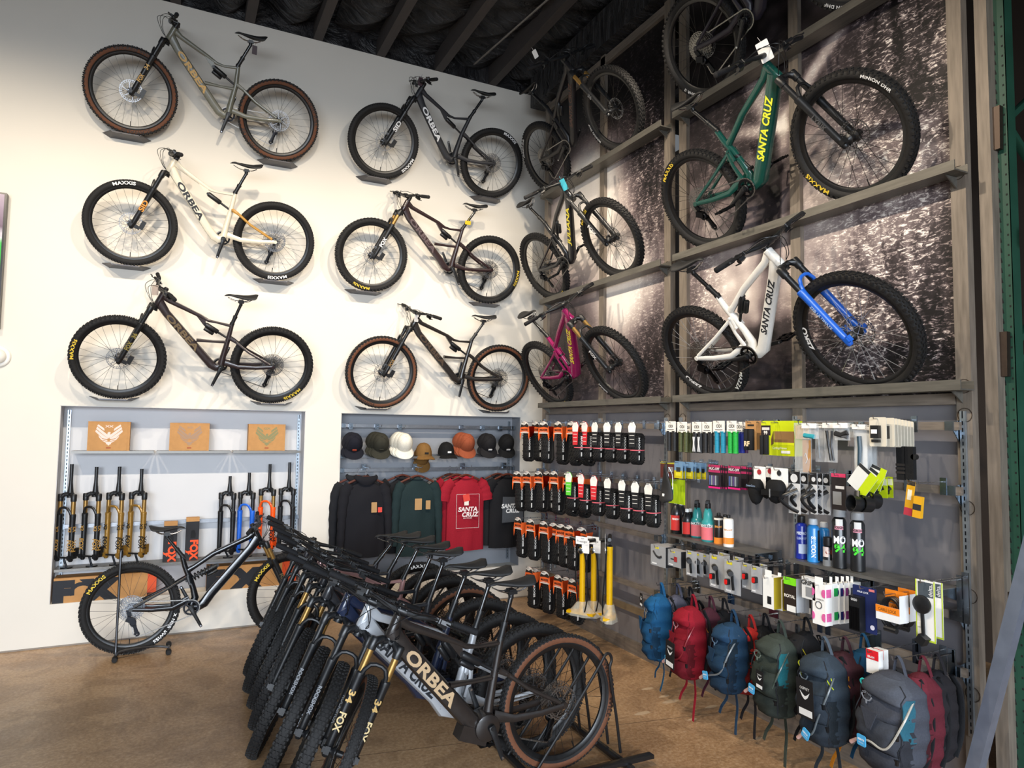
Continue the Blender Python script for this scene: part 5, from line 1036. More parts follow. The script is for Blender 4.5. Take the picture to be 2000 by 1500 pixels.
def bag(px0, py0, px1, py1, X, lab, label_=(0, .12), inner=(), hook_=True):
    M, w, h = rectB(px0, py0, px1, py1, X); t = root('plastic_bag', lab, 'packet', M, 'clear bags on the top display bar'); sd = random.random()*6
    b = MB(); b.grid(lambda u, v: (-w/2+w*u+.003*math.sin(v*7+sd), -.012*math.sin(PI*u)*(.4+.6*v)+.003*math.sin(u*19+v*11+sd), -h*v), 12, 10); b.grid(lambda u, v: (-w/2+w*u, .008*math.sin(PI*u), -h*v), 6, 4); b.build('clear_sleeve', CLR, t, ang=80)
    if label_: MB().box(-w*.48, w*.48, -.016, -.0145, -h*label_[1], -h*label_[0]).build('paper_header', WHITE, t, ang=0)
    for k in inner: k(t, w, h)
    if hook_: hk(t)
    return t
def pan(x0, x1, z0, z1, col, y=-.004): return lambda t, w, h: MB().box(-w/2+w*x0, -w/2+w*x1, y, y+.002, -h*z1, -h*z0).build('insert_card', card(col), t, ang=0)
def rod(pts, r, col, nm='contents'): return lambda t, w, h: MB().tube([(-w/2+w*x, -.006, -h*z) for x, z in pts], r, 8).build(nm, mat('part_'+col, col, .4, noise=.05), t)
bag(1552, 826, 1585, 924, -.36, 'tall clear bag with kraft insert and small cable', None, [pan(.5, .98, .34, .98, 'b0824f'), pan(.1, .9, .05, .32, 'c9b79a'), rod([(.62, .66), (.7, .60), (.8, .72), (.7, .8)], .002, 'c8c8c8')])
bag(1569, 827, 1599, 857, -.42, 'small clear bag with teal sleeve', (.0, .32), [rod([(.12, .78), (.75, .86)], .013, '2a98a4')])
bag(1592, 828, 1612, 902, -.32, 'narrow clear bag left of the one with dark tubing', (.0, .1), [rod([(.4, .3), (.5, .9)], .004, '9aa0a4')])
bag(1610, 826, 1636, 903, -.34, 'clear bag with black tubing under a white header', (.0, .13), [rod([(.25, .2), (.4, .6), (.55, .95)], .008, '1c1c1e'), rod([(.65, .2), (.6, .6), (.75, .95)], .007, '2a2a2e')])
bag(1630, 826, 1660, 860, -.40, 'clear bag with folded black parts and angled header', (.0, .3), [rod([(.1, .6), (.5, .7), (.9, .55)], .014, '222224'), rod([(.5, .75), (.9, .8)], .01, '55575a')])
bag(1656, 828, 1672, 872, -.30, 'clear bag with maroon card between two others', (.0, .15), [pan(.1, .9, .6, 1, '4a3034')])
for i, X in enumerate((-.36, -.27, -.2)):
    bag(1668+i*9.5, 829+i*1.5, 1695+i*9, 922+i*.8, X, '%s long white bag with blue tool inside' % ['front', 'middle', 'rear'][i], (.0, .1), [pan(.04, .92, .12, .99, 'e4e6e6', .002), rod([(.45, .25), (.5, .5), (.45, .9)], .012, '28404e', 'tool')])
for i in range(8):
    x = 1698+i*6.6 if i else 1698; t, w, h = boxed(x+(12 if i else 0), 815+i*1.2, x+33+(10 if i else 0)-i*.4, 872+i*.4, -.38+i*.034, .004, 'd8d0be', 'cream card with a black phone mount, %s in its stack' % (['front', 'second', 'third', 'fourth', 'fifth', 'sixth', 'seventh', 'rearmost'][i]), r=.008, hook_=(i == 0), txt=[('Rokform', .05, .0, .92, '2c2c2c')] if False else [])
    MB().box(-w*.28, w*.2, -.022, -.001, -h*.72, -h*.28).build('phone_mount', BLK, t, ang=0)
    if i == 0: MB().box(-w*.2, w*.12, -.026, -.022, -h*.56, -h*.42).build('white_window', WHITE, t, ang=0); MB().box(-w*.24, w*.18, -.02, -.001, -h*.86, -h*.76).build('mount_base', BLK, t, ang=0)
M, w, h = rectB(1752, 872, 1790, 938, -.26); t = root('tool_strap', 'black webbing straps hanging behind the cream cards', 'strap', M, None)
for x0, x1, z in ((-.46, -.05, 1.0), (.0, .42, .97)): MB().box(w*x0, w*x1, -.012, .012, -h*z, 0).build('webbing', cloth('1a1a1b'), t, ang=0)
for z in (.55, .66, .78): MB().box(-w*.48, -w*.02, -.015, .015, -h*z-.006, -h*z+.006).build('stitched_band', cloth('2f2b29'), t, ang=0)
MB().lathe([(.014, -.012), (.014, .012)], o=(w*.42, 0, -h*.3), ax=AX, n=12).build('buckle', BLK, t)
# ---- second bar
M, w, h = rectB(1284, 903, 1316, 983, -.42); t = root('saddle', 'black bicycle saddle hanging nose up beside the yellow cards', 'saddle', M @ T(0, 0, -h*.5) @ RX(0) @ axes((0, 0, 1), (-1, 0, 0), (0, -1, 0), (0, 0, 0)), GC)
link('saddle_cover', _bm['saddle'], t); link('saddle_rails', _bm['rails'], t); MB().box(-.105, -.075, -.010, .010, .018, .021).build('logo_badge', WHITE, t, ang=0)
hookB(M.translation.y, M.translation.z, -.46, 'wire hook carrying the hanging black saddle', 'accessory hooks')
boxed(1290, 902, 1318, 934, -.33, .004, '5a2c28', 'dark red card behind the hanging saddle', bands=[(.0, .12, 'b9b43a'), (.3, .6, '8a8a8c', .55, .9)])
boxed(1306, 936, 1337, 984, -.30, .006, 'a8c414', 'lime green card hanging below the yellow packs', bands=[(.35, .8, '1f8a9a', .0, .3)])
for i in range(6):
    boxed(1317+i*10.2, 901+i*.7, 1333+i*10.2 if i in (0, 2) else 1328+i*10.2, 934+i*.4, -.38+i*.03, .004, '6d8fb0', 'small blue and yellow blister card, %s from the left in its row' % ordn[i], bands=[(.55, 1, 'c6b61a'), (.35, .62, '2e3436', .25, .75), (.66, .86, 'e0d436', .2, .8)], hook_=i in (0, 2, 4), grp='blue and yellow blister cards')
for i, (x0, x1, X) in enumerate(((1384, 1407, -.40), (1408, 1411, -.34), (1412, 1415, -.30), (1416, 1420, -.26), (1422, 1446, -.40), (1447, 1458, -.33), (1457, 1462, -.28), (1462, 1468, -.24))):
    t, w, h = boxed(x0, 908+i*.6, x1, 954+i*.5, X, .006, '2a2226', 'black and pink multi-tool card, %s from the left in its row' % ordn[i], bands=[(.92, 1, 'd81e78'), (.22, .32, 'b03060'), (.0, .1, 'b02a5a')], txt=[('MUC-OFF', .1, 0, .16, 'e8d8dc')] if x1-x0 > 18 else [], hook_=i in (0, 4), grp='black and pink cards')
    if x1-x0 > 18:
        for k in range(5): MB().box(-w*.36+w*.16*k, -w*.28+w*.16*k, -.009, -.001, -h*.86, -h*.45).build('tool', paint(['4a5a8a', '8a8d94', '5a4a7a', '9a9da4', '3a3d44'][k]), t, ang=0)
def saddlebag(px0, py0, px1, py1, X, lab, strap):
    M, w, h = rectB(px0, py0, px1, py1, X); t = root('saddle_bag', lab, 'bag', M, GC); hc = h*.36
    b = MB(); b.prism(rrect(w*.8, hc*1.5, .004), -.002, 0, FA(0, .01, -hc*.72)); b.build('header_card', WHITE, t, ang=0)
    b = MB(); b.lathe([(.016, 0), (.016, .0008)], o=(0, .007, -hc*.35), ax=(0, -1, 0), n=14); b.build('card_emblem', card('b0343a' if not strap else '2c2c2c'), t)
    def fn(u, v):
        a = 2*PI*u; k = math.sin(min(1, v*1.05+.04)*PI)**.35; ww = w*(.46-.16*v)*k; dd = .042*k*(1-.3*v); sp = lambda c: math.copysign(abs(c)**.7, c)
        return (sp(math.cos(a))*ww, sp(math.sin(a))*dd-.02, -hc*.85-(h-hc*.85)*v)
    b = MB(); b.grid(fn, 24, 14, wrapu=True); b.build('bag_body', cloth('1a1a1b'), t, ang=70)
    if strap: MB().box(-w*.44, w*.44, -.066, -.018, -h*.72, -h*.58).build('strap', cloth('121213'), t, ang=0); MB().box(-w*.03, w*.03, -.069, -.066, -h*.76, -h*.54).build('buckle', STEEL, t, ang=0)
    else: text('bag_lettering', 'GreenGuru', .012, FA(0, -.064, -h*.46), card('9db4d6'), t, fit=w*.6); MB().box(-w*.4, w*.4, -.062, -.03, -h*.50, -h*.485).build('zip_line', BLK, t, ang=0)
    hk(t)
saddlebag(1467, 912, 1496, 990, -.40, 'black saddle bag with pale lettering on a white card', False); saddlebag(1500, 915, 1541, 988, -.42, 'rounder black saddle bag with a strap and buckle on a white card', True)
saddlebag(1492, 912, 1512, 978, -.30, 'black saddle bag squeezed between two others', False)
for i, (x0, x1, X) in enumerate(((1540, 1563, -.40), (1562, 1578, -.34), (1583, 1596, -.38), (1596, 1607, -.33), (1606, 1621, -.28))):
    t, w, h = boxed(x0, 921+i*1.2, x1, 1003+i*.6, X, .003, 'cfcfcf', 'bottle cage on a black and white card, %s from the left in its row' % ordn[i], bands=[(0, .28, '1d1d1f')], grp='carded bottle cages')
    MB().lathe([(w*.3, 0), (w*.3, .0008)], o=(0, -.001, -h*.16), ax=(0, -1, 0), n=16).build('card_emblem', card('d8d8d8'), t)
    MB().tube(bez([(w*.4, -.012, -h*.42), (-w*.1, -.06, -h*.55), (-w*.45, -.07, -h*.66), (w*.1, -.05, -h*.84), (w*.45, -.012, -h*.95)], 5), [(.006, .011)]*21, 8).build('cage_arm', BLK, t); MB().tube(bez([(w*.0, -.014, -h*.30), (-.02, -.03, -h*.45), (-w*.2, -.05, -h*.6)], 4), [(.008, .010)]*9, 8).build('cage_stem', BLK, t)
boxed(1624, 925, 1652, 996, -.34, .004, '2b2628', 'black card with pink top and a steel clamp', bands=[(.0, .1, 'd8406a'), (.34, .42, 'dcdcdc', .3, .9), (.5, .86, '8b8d90', .1, .7)])
MW = [(1650, 917, 1692, 966, -.42, 38), (1676, 922, 1706, 968, -.38, 34), (1690, 918, 1720, 962, -.33, 20)]
for i, (x0, y0, x1, y1, X, rot) in enumerate(MW):
    M, w, h = rectB(x0, y0, x1, y1, X); t = root('cup_holder', 'black cup holder on a tilted white and lime card, %s' % ['front left', 'middle', 'rear right'][i], 'cup holder', M, 'carded cup holders')
    b = MB(); b.prism([(-w*.5, 0), (w*.5, 0), (w*.5, h), (-w*.5, h)], -.001, .001, FA(0, 0, -h*.8) @ RZ(-rot)); b.prism([(w*.1, -.001), (w*.5, -.001), (w*.5, h+.001), (w*.1, h+.001)], .001, .002, FA(0, 0, -h*.8) @ RZ(-rot), 1); b.prism([(-w*.5, h*.86), (w*.1, h*.86), (w*.1, h), (-w*.5, h)], .001, .002, FA(0, 0, -h*.8) @ RZ(-rot), 2); b.build('backing_card', [card('dfe0da'), card('bdd212'), card('2c2e30')], t, ang=0)
    zc = -h*1.35; MB().tube([(.02, -.015, -h*.85), (.03, -.03, zc+.03)], [(.010, .016)]*2, 8).build('holder_stem', BLK, t)
    MB().lathe([(.036, 0), (.040, .004), (.043, .055), (.039, .055), (.036, .006)], o=(.03, -.005, zc), ax=(-.25, -.9, .1), n=22, closed=True).build('cup_ring', BLK, t)
for i, (x0, x1, X) in enumerate(((1708, 1733, -.30), (1733, 1744, -.24))):
    t, w, h = boxed(x0, 931, x1, 972, X, .003, 'bdd212', 'lime green card with black phone cradle, %s' % ['front one', 'rear one'][i], bands=[(.1, .4, 'd6dcb8', .05, .95)], grp='lime phone cradle cards')
    MB().tube(bez([(-w*.3, -.012, -h*.8), (0, -.02, -h*.6), (w*.3, -.012, -h*.5)], 4), .012, 8).build('cradle', BLK, t)
t, w, h = boxed(1773, 940, 1789, 1008, -.34, .002, 'd8a01e', 'narrow yellow patch kit card hanging askew', bands=[(.0, .12, '3a3228'), (.25, .55, 'e8e0c8', .2, .7), (.78, 1, 'b83a4a')], yaw=0); t.matrix_basis = t.matrix_basis @ RY(8)
t, w, h = boxed(1785, 970, 1801, 1012, -.36, .02, 'dca21e', 'small yellow box with dark band, clipped to the patch kit', bands=[(.36, .64, '2f2f31')], hook_=False, cat='box', name='patch_box'); t.matrix_basis = t.matrix_basis @ RY(6)
# ---- shelves with bottles and cans
def shelfB(px0, px1, z, X0, X1, lab):
    y0 = pix(px0, 1060, 0, X1).y; y1 = pix(px1, 1100, 0, X1).y; t = root('metal_shelf', lab, 'shelf', T(0, (y0+y1)/2, z), 'steel product shelves'); hl = abs(y0-y1)/2
    MB().box(X1, X0, -hl, hl, -.004, 0).build('shelf_plate', SHB, t, ang=0); MB().box(X1-.002, X1+.002, -hl, hl, -.018, 0).build('front_lip', SHB, t, ang=0)
    for s in (-1, 1): MB().prism([(X0, 0), (X0+.055, 0), (X0+.055, -.09), (X1+.02, -.005)], -.002, .002, axes((1, 0, 0), (0, 0, 1), (0, -1, 0), (0, s*(hl-.03), 0))).build('shelf_bracket', BRK, t, ang=0)
    return y0, y1
SZ = 1.122
shelfB(1302, 1474, SZ, -.05, -.26, 'steel shelf carrying the black and teal bottles'); shelfB(1540, 1822, SZ+.015, -.05, -.26, 'steel shelf carrying the spray cans')
def bottle(px, top, bot, wpx, X, prof, col, lab, name='bottle', cat='bottle', grp='bottles on the left product shelf', cap='f0f0ec', labels=(), z=SZ, caph=.12, capr=.4, txt=(), rough=.35):
    p = pix(px, bot, 0, X); dist = (Vector((X, p.y, z))-CAM).dot(fw); sc = dist/FPX; hgt = (bot-top)*sc*1.0; r = wpx*sc*.5; t = root(name, lab, cat, T(X, p.y, z) @ RZ(-90+42), grp)
    MB().lathe([(r*a, hgt*(1-caph)*b_) for a, b_ in prof], n=22).build('bottle_body' if name != 'spray_can' else 'can_body', mat('bottle_'+col+str(int(rough*100)), col, rough, noise=.03, coat=.3), t)
    MB().lathe([(r*capr, hgt*(1-caph)), (r*capr*1.05, hgt*(1-caph*.9)), (r*capr, hgt*.985), (r*capr*.8, hgt)], n=16).build('cap', mat('cap_'+cap, cap, .4, noise=.03), t)
    for q in labels:
        z0, z1, c = q[:3]; a0, a1 = q[3:5] if len(q) > 3 else (0, 360); n = 20; b = MB()
        b.grid(lambda u, v: (r*1.012*math.sin(R(a0+(a1-a0)*u)), -r*1.012*math.cos(R(a0+(a1-a0)*u)), hgt*(1-caph)*(z0+(z1-z0)*v)), n, 2); b.build('label_band', card(c), t)
    for s_, hf, zf, c, vert in txt:
        b = MB(); v, f = text2d(s_, bold=.04); hh = hf*hgt; wd = max(a for a, _ in v)-min(a for a, _ in v); k = min(1, (r*1.7 if not vert else hgt*.55)/(wd*hh))
        if vert: out = [(r*1.02*math.sin(-b2*hh/r), -r*1.02*math.cos(b2*hh/r), zf*hgt*(1-caph)-a*hh*k) for a, b2 in v]; out = [(r*1.02*math.sin(b2*hh/r), -r*1.02*math.cos(b2*hh/r), zf*hgt*(1-caph)-a*hh*k) for a, b2 in v]
        else: out = [(r*1.02*math.sin(a*hh*k/r), -r*1.02*math.cos(a*hh*k/r), zf*hgt*(1-caph)+b2*hh) for a, b2 in v]
        b.add(out, f); b.build('lettering', card(c), t, ang=0)
    return t, r, hgt
JUG = [(.9, 0), (1, .03), (1, .66), (.96, .74), (.6, .92), (.42, .97), (.42, 1)]; CYL = [(.96, 0), (1, .02), (1, .93), (.9, .97), (.5, 1)]; CAN = [(.92, 0), (1, .015), (1, .9), (.93, .93), (.8, .965), (.62, .985), (.5, 1)]
bottle(1321, 978, 1043, 22, -.17, JUG, '17171a', 'large black bottle with red and white label, left on the product shelf', labels=[(.12, .62, 'c8332e', -60, 40), (.12, .62, 'e8e2da', -75, -58)], txt=[('FINISH', .05, .5, 'f0e8e0', False)])
bottle(1331, 977, 1037, 20, -.10, JUG, '17171a', 'large black bottle standing behind the first one')
bottle(1342, 993, 1047, 19, -.20, JUG, '17171a', 'small black bottle with red label, front of the pair', labels=[(.12, .6, 'c8332e', -60, 40), (.12, .6, 'e8e2da', -75, -58)]); bottle(1349, 991, 1042, 17, -.12, JUG, '17171a', 'small black bottle behind, its white cap showing')
for px, X, top, bot, lab in ((1362, -.15, 969, 1048, 'teal spray bottle with black trigger, rear one'), (1383, -.20, 971, 1057, 'teal spray bottle with black trigger, front one')):
    t, r, hg = bottle(px, top+12, bot, 26, X, [(.9, 0), (1, .03), (1, .52), (.94, .6), (.72, .66), (.66, .84), (.5, .95), (.4, 1)], '2f8d8e', lab, cap='1a1a1c', capr=.42, caph=.14, labels=[(.06, .44, 'd46a72', -70, 50), (.44, .52, 'e6f0f0', -70, 50)], rough=.3, txt=[('CURE-IT', .055, .48, '1c2c30', False)])
    b = MB(); b.obox((0, -.022, hg+.008), (.022, .085, .02)); b.tube([(0, -.05, hg), (0, -.062, hg-.018), (0, -.056, hg-.04)], [(.005, .003)]*3, 6); b.obox((0, -.068, hg+.008), (.014, .012, .014)); b.build('spray_trigger', BLK, t, ang=0)
bottle(1404, 1000, 1059, 18.5, -.19, CYL, '1d1815', 'black sealant bottle with orange base band', cap='1a1a1a', capr=.38, caph=.1, labels=[(.0, .22, 'e88a2e'), (.86, .93, 'efe8dc')], txt=[('SEALANT', .06, .62, 'e09a4a', False)]); bottle(1423, 1003, 1064, 20, -.22, CYL, 'ebe8e2', 'white sealant bottle with orange base band, front one', cap='1a1a1a', capr=.38, caph=.1, labels=[(.1, .32, 'e88a2e')], txt=[('SEALANT', .05, .6, 'c9905a', False)])
bottle(1416, 998, 1052, 18, -.12, CYL, 'ebe8e2', 'white sealant bottle mostly hidden behind the other two', cap='1a1a1a', capr=.38, caph=.1)
SC = dict(name='spray_can', cat='spray can', grp='spray cans on the right product shelf', z=SZ+.015)
bottle(1566, 1009, 1092, 23, -.18, CAN, '1b2f9a', 'royal blue spray can with black cap, left on the can shelf', cap='141416', capr=.62, caph=.16, labels=[(.16, .42, 'c8d2e4', -30, 50)], txt=[('PEDRO', .06, .72, 'e8ecf6', False), ('CLEAN UP', .05, .58, 'c8d2f0', False)], **SC)
bottle(1589, 1014, 1098, 23, -.20, CAN, '2a86cc', 'light blue spray can with clear cap, front one', cap='c8ccd0', capr=.7, caph=.14, labels=[(.05, .86, '1d2630', 40, 120)], txt=[('SILICON', .09, .42, 'f0f4f8', True)], **SC); bottle(1610, 1013, 1088, 20, -.11, CAN, '2a86cc', 'light blue spray can standing behind', cap='c8ccd0', capr=.7, caph=.14, labels=[(.05, .6, '1d2630', 20, 120)], **SC)
bottle(1618, 1048, 1103, 20, -.21, CAN, '1a1a1c', 'short black spray can between the blue and tall cans', cap='1c1c1e', capr=.9, caph=.3, labels=[(.45, .95, 'e0cfc8', -70, 0), (.0, .3, '7a7c7e')], txt=[('C1', .14, .7, '8a3a2a', False)], **SC)
for px, X, lab in ((1640, -.21, 'tall black spray can with green number, left one'), (1676, -.19, 'tall black spray can with green number, right one')):
    bottle(px, 994, 1108, 27, X, CAN, '17181a', lab, cap='8d9094', capr=.9, caph=.13, labels=[(.76, .83, 'd890a0', -40, 30), (.83, .96, 'd9d6d2', -30, 25)], txt=[('MO', .115, .56, 'f2f2f2', False), ('94', .125, .40, '4ad83a', False), ('WORKSHOP', .04, .80, '2a2a2a', False)], **SC)
# ---- third bar: lights, tape, locks
def lightbox(px0, py0, px1, py1, X, lab, red):
    t, w, h = boxed(px0, py0, px1, py1, X, .07, '9a9b9d', lab, 'box', 'light_box', GL, sidecol='1d1d1f', bands=[(.06, .16, 'd6c832', .3, .55), (.86, .93, 'e0e0e0', .1, .4)])
    if red: MB().box(w*.0, w*.22, -.003, -.001, -h*.68, -h*.38).build('printed_lamp', card('a02a2c'), t, ang=0); MB().box(-w*.25, 0, -.003, -.001, -h*.58, -h*.52).build('printed_mount', card('2c2c2e'), t, ang=0)
    else: MB().tube(bez([(-w*.3, -.003, -h*.3), (-w*.1, -.003, -h*.5), (w*.1, -.003, -h*.55), (w*.25, -.003, -h*.48)], 4), [(.004, .008)]*13, 6).build('printed_lamp', card('2c2c2e'), t)
lightbox(1271, 1066, 1300, 1106, -.42, 'grey light box with black sides, leftmost of the light row', False); lightbox(1304, 1075, 1330, 1107, -.40, 'grey light box with a red lamp picture', True)
lightbox(1290, 1064, 1306, 1080, -.26, 'grey light box behind the first two', True)
def lightcard(px0, py0, px1, py1, X, lab, red=True, front=True, hook_=True):
    t, w, h = boxed(px0, py0, px1, py1, X, .003, 'a2a3a5', lab, 'light', 'bicycle_light', GL, bands=[(.05, .14, 'd6c832', .15, .5), (.9, .95, 'e4e4e4', .1, .4)], hook_=hook_)
    if front: MB().lathe([(.012, 0), (.016, .01), (.018, .05), (.016, .055)], o=(-w*.05, -.02, -h*.32), ax=(.75, -.5, -.1), n=14).build('head_lamp', BLK, t); MB().tube([(w*.1, -.016, -h*.36), (w*.16, -.02, -h*.6), (w*.18, -.016, -h*.86)], [(.007, .010)]*3, 8).build('mount_strap', BLK, t); MB().lathe([(.010, 0), (.009, .003)], o=(w*.22, -.05, -h*.34), ax=(.75, -.5, -.1), n=12).build('lamp_lens', metal('a9c0d8', .15), t)
    if red: MB().prism(rrect(.026, .038, .008), 0, .022, FA(-w*.22 if front else 0, -.002, -h*(.66 if front else .5))).build('lamp_case', BLK, t); MB().prism(rrect(.020, .030, .006), .022, .027, FA(-w*.22 if front else 0, -.002, -h*(.66 if front else .5))).build('red_lens', mat('red_lens', 'd8221e', .2, noise=.05, coat=.5), t)
    return t
for i, (x0, x1, X) in enumerate(((1340, 1360, -.40), (1358, 1373, -.34), (1372, 1385, -.28))): lightcard(x0, 1076+i*3, x1, 1125+i*.5, X, 'head lamp on a small grey card, %s from the left' % ordn[i], False)
lightcard(1386, 1084, 1415, 1149, -.38, 'black head lamp and red tail lamp on a tall grey card, left one'); lightcard(1415, 1095, 1446, 1160, -.42, 'black head lamp and red tail lamp on a tall grey card, right one')
lightcard(1402, 1080, 1425, 1120, -.26, 'tall grey light card tucked behind the lamp sets', False, False); lightcard(1432, 1088, 1452, 1130, -.26, 'grey light card tucked behind the right lamp set', False, False)
lightcard(1449, 1100, 1468, 1150, -.38, 'red tail lamp on a grey card, left of two', True, False); lightcard(1467, 1106, 1488, 1159, -.42, 'red tail lamp on a grey card, right of two', True, False); lightcard(1484, 1102, 1498, 1130, -.30, 'grey tail lamp card behind the white box', False, False)
for i, (x0, x1, X, y0, y1) in enumerate(((1490, 1511, -.42, 1126, 1188), (1517, 1528, -.36, 1131, 1192))):
    t, w, h = boxed(x0, y0, x1, y1, X, .075, 'ecebe6', 'tall white box with mustard yellow side, %s' % ['front one', 'rear one'][i], 'box', 'light_box', 'white and mustard boxes', sidecol='a8921e', bands=[(.62, .86, '1c1c1e', .42, .78)]); MB().box(-w*.3, w*.3, .001, .003, 0, h*.2).build('hang_tab', WHITE, t, ang=0)
for i, (x0, x1, X) in enumerate(((1531, 1555, -.42), (1553, 1568, -.36), (1570, 1584, -.31))):
    boxed(x0, 1128+i*3, x1, 1194+i*2, X, .06, '2c221c', 'dark brown bar tape box with bright green top, %s' % ['front', 'middle', 'rear'][i], 'box', 'tape_box', 'bar tape boxes with green tops', sidecol='b9bcc0', bands=[(.0, .22, '7ddc1e'), (.82, 1, 'e8e6e0', .25, .95)], txt=[('ROYAL', .09, 0, .55, 'e8e0d4')] if i == 0 else [])
boxed(1566, 1128, 1592, 1170, -.44, .04, 'd9d8d4', 'tilted white packet with black lettering in front of the green boxes', 'box', 'tape_box', GL, bands=[(.45, .9, '8a8b8c', .3, .9)], txt=[('GRIP', .2, -.1, .25, '2a2a2a')])
for i, (x0, x1, X, c, nm) in enumerate(((1587, 1612, -.44, 'd8609a', 'pink'), (1619, 1627, -.38, '1f9a4a', 'green'), (1630, 1640, -.34, '232c6a', 'navy'), (1641, 1650, -.31, '8a3a7a', 'purple'), (1651, 1660, -.28, '5a5d66', 'grey'), (1660, 1668, -.25, '2a2b30', 'charcoal'))):
    t, w, h = boxed(x0, 1140-i*.5, x1, 1220-i*1.2, X, .055, 'efede8', 'white bar tape box with %s rolls' % nm, 'box', 'tape_box', 'white bar tape boxes', bands=[], hook_=True); MB().box(-w*.3, w*.3, .001, .003, 0, h*.16).build('hang_tab', WHITE, t, ang=0)
    for zz in (.22, .80):
        for xx in ((-.5, .42) if i == 0 else (.0,)):
            P = [(min(w*.5, max(-w*.5, xx*w+math.cos(a)*w*.2*(1 if i == 0 else 2.2))), -.001, -zz*h+math.sin(a)*h*.1) for a in [2*PI*k/14 for k in range(14)]]; b = MB(); b.add(P+[(x, -.003, z) for x, _, z in P], [tuple(range(14, 28))[::-1]]+[(k, (k+1) % 14, (k+1) % 14+14, k+14) for k in range(14)]); b.build('tape_roll', cloth(c), t, ang=0)
        MB().box(w*.5, w*.5+.001, .008, .045, -zz*h-h*.1, -zz*h+h*.1).build('tape_roll', cloth(c), t, ang=0)
    if i == 0: b = MB(); b.tube([(math.cos(a)*w*.24, -.002, -h*.52+math.sin(a)*h*.085) for a in [2*PI*k/18 for k in range(18)]], .002, 4, closed=True); text_into(b, 'BIKE RIBBON', .008, FA(0, -.0025, -h*.38)); b.build('maker_emblem', card('2c2c2e'), t)
t, w, h = boxed(1666, 1146, 1712, 1234, -.40, .003, '1f2a5a', 'navy blue card with black folding lock', 'lock', 'folding_lock', GL, r=.006, bands=[(.03, .08, 'd87a7a', .7, .93)], txt=[('FOLD LOCK', .035, -.05, .13, 'e8ecf6')])
b = MB(); b.box(-w*.42, w*.05, -.045, -.003, -h*.98, -h*.22); b.build('lock_case', BLK, t, ang=0)
for k in range(4): MB().box(-w*.39+w*.11*k, -w*.31+w*.11*k, -.048, -.045, -h*.95, -h*.45).build('lock_bar', BLKM, t, ang=0)
text('dial_numbers', '0000', .012, FA(-w*.19, -.0455, -h*.29), card('e8e8e8'), t); MB().lathe([(.012, 0), (.012, .001)], o=(w*.33, -.002, -h*.86), ax=(0, -1, 0), n=16).build('card_emblem', card('d8d8e8'), t)
for i, (x0, x1, X, lab) in enumerate(((1712, 1762, -.44, 'coiled black cable lock in an orange and white sleeve, front one'), (1738, 1782, -.34, 'coiled black cable lock in an orange and white sleeve, rear one'))):
    M, w, h = rectB(x0, 1158-i*3, x1, 1232-i*4, X); t = root('cable_lock', lab, 'lock', M, 'coiled cable locks')
    for k in range(3): MB().tube([(math.cos(a)*w*(.40-.02*k), .012+.014*k, -h*.55+math.sin(a)*h*.40) for a in [2*PI*q/28 for q in range(28)]], .0075, 8, closed=True).build('cable_coil', BLK, t)
    MB().box(-w*.46, w*.46, -.012, -.010, -h*.74, -h*.36).build('sleeve_front', card('e8e8e8'), t, ang=0); MB().box(w*.46, w*.464, -.012, .055, -h*.74, -h*.02).build('sleeve_side', card('d8d8da'), t, ang=0)
    MB().box(-w*.462, w*.462, -.0135, -.012, -h*.54, -h*.36).build('orange_band', card('e8821e'), t, ang=0); MB().box(-w*.40, w*.44, .048, .052, -h*.30, h*.03).build('sleeve_top', card('e8821e'), t, ang=0)
    text('print', 'CABLE LOCK', .014, FA(0, -.014, -h*.46), card('3a2a1c'), t, fit=w*.7); b = MB(); b.tube([(-.03, .01, -h*.97), (.03, .01, -h*.98)], .014, 10); b.build('dial_barrel', BLK, t); hk(t)
for i, (x0, x1, X) in enumerate(((1789, 1827, -.40), (1806, 1842, -.30))):
    t, w, h = boxed(x0, 1134+i*2, x1, 1252-i*7, X, .002, 'e9e7e2', 'tall white card with lime border and a black cable hanger, %s' % ['front one', 'rear one'][i], 'packet', 'packet', 'lime bordered cards', bands=[(.0, 1, 'b8cc3a', 0, .06), (.0, 1, 'b8cc3a', .94, 1), (.97, 1, 'b8cc3a', 0, 1), (.03, .27, '4a5258', .14, .9)])
    text('print', 'delta.', w*.20, axes((0, 0, 1), (-1, 0, 0), (0, -1, 0), (w*.28, -.003, -h*.15)), card('f0f0f0'), t, fit=h*.2)
    if i == 0:
        MB().lathe([(.036, 0), (.042, .006), (.042, .016), (.03, .022)], o=(-w*.1, -.002, -h*.40), ax=(0, -1, 0), n=24).build('reel', BLK, t); MB().tube([(-w*.08, -.014, -h*.5), (-w*.05, -.012, -h*.92)], [(.006, .009)]*2, 8).build('arm', BLK, t); MB().obox((-w*.04, -.02, -h*.97), (.04, .04, .04), RY(30).to_3x3()).build('clamp', BLK, t, ang=0); MB().box(-w*.42, -w*.1, -.004, -.002, -h*.78, -h*.70).build('price_sticker', WHITE, t, ang=0)
for i, (x0, x1, X) in enumerate(((1692, 1716, -.44), (1706, 1726, -.38))):
    boxed(x0, 1270-i*2, x1, 1316-i*3, X, .035, 'eeece8', 'red topped white spare parts box between the packs, %s' % ['front one', 'rear one'][i], 'box', 'parts_box', 'red topped boxes', bands=[(.0, .40, 'd81e28')], txt=[('SRAM', .09, -.1, .3, 'f2e0e0')] if i == 0 else []); 
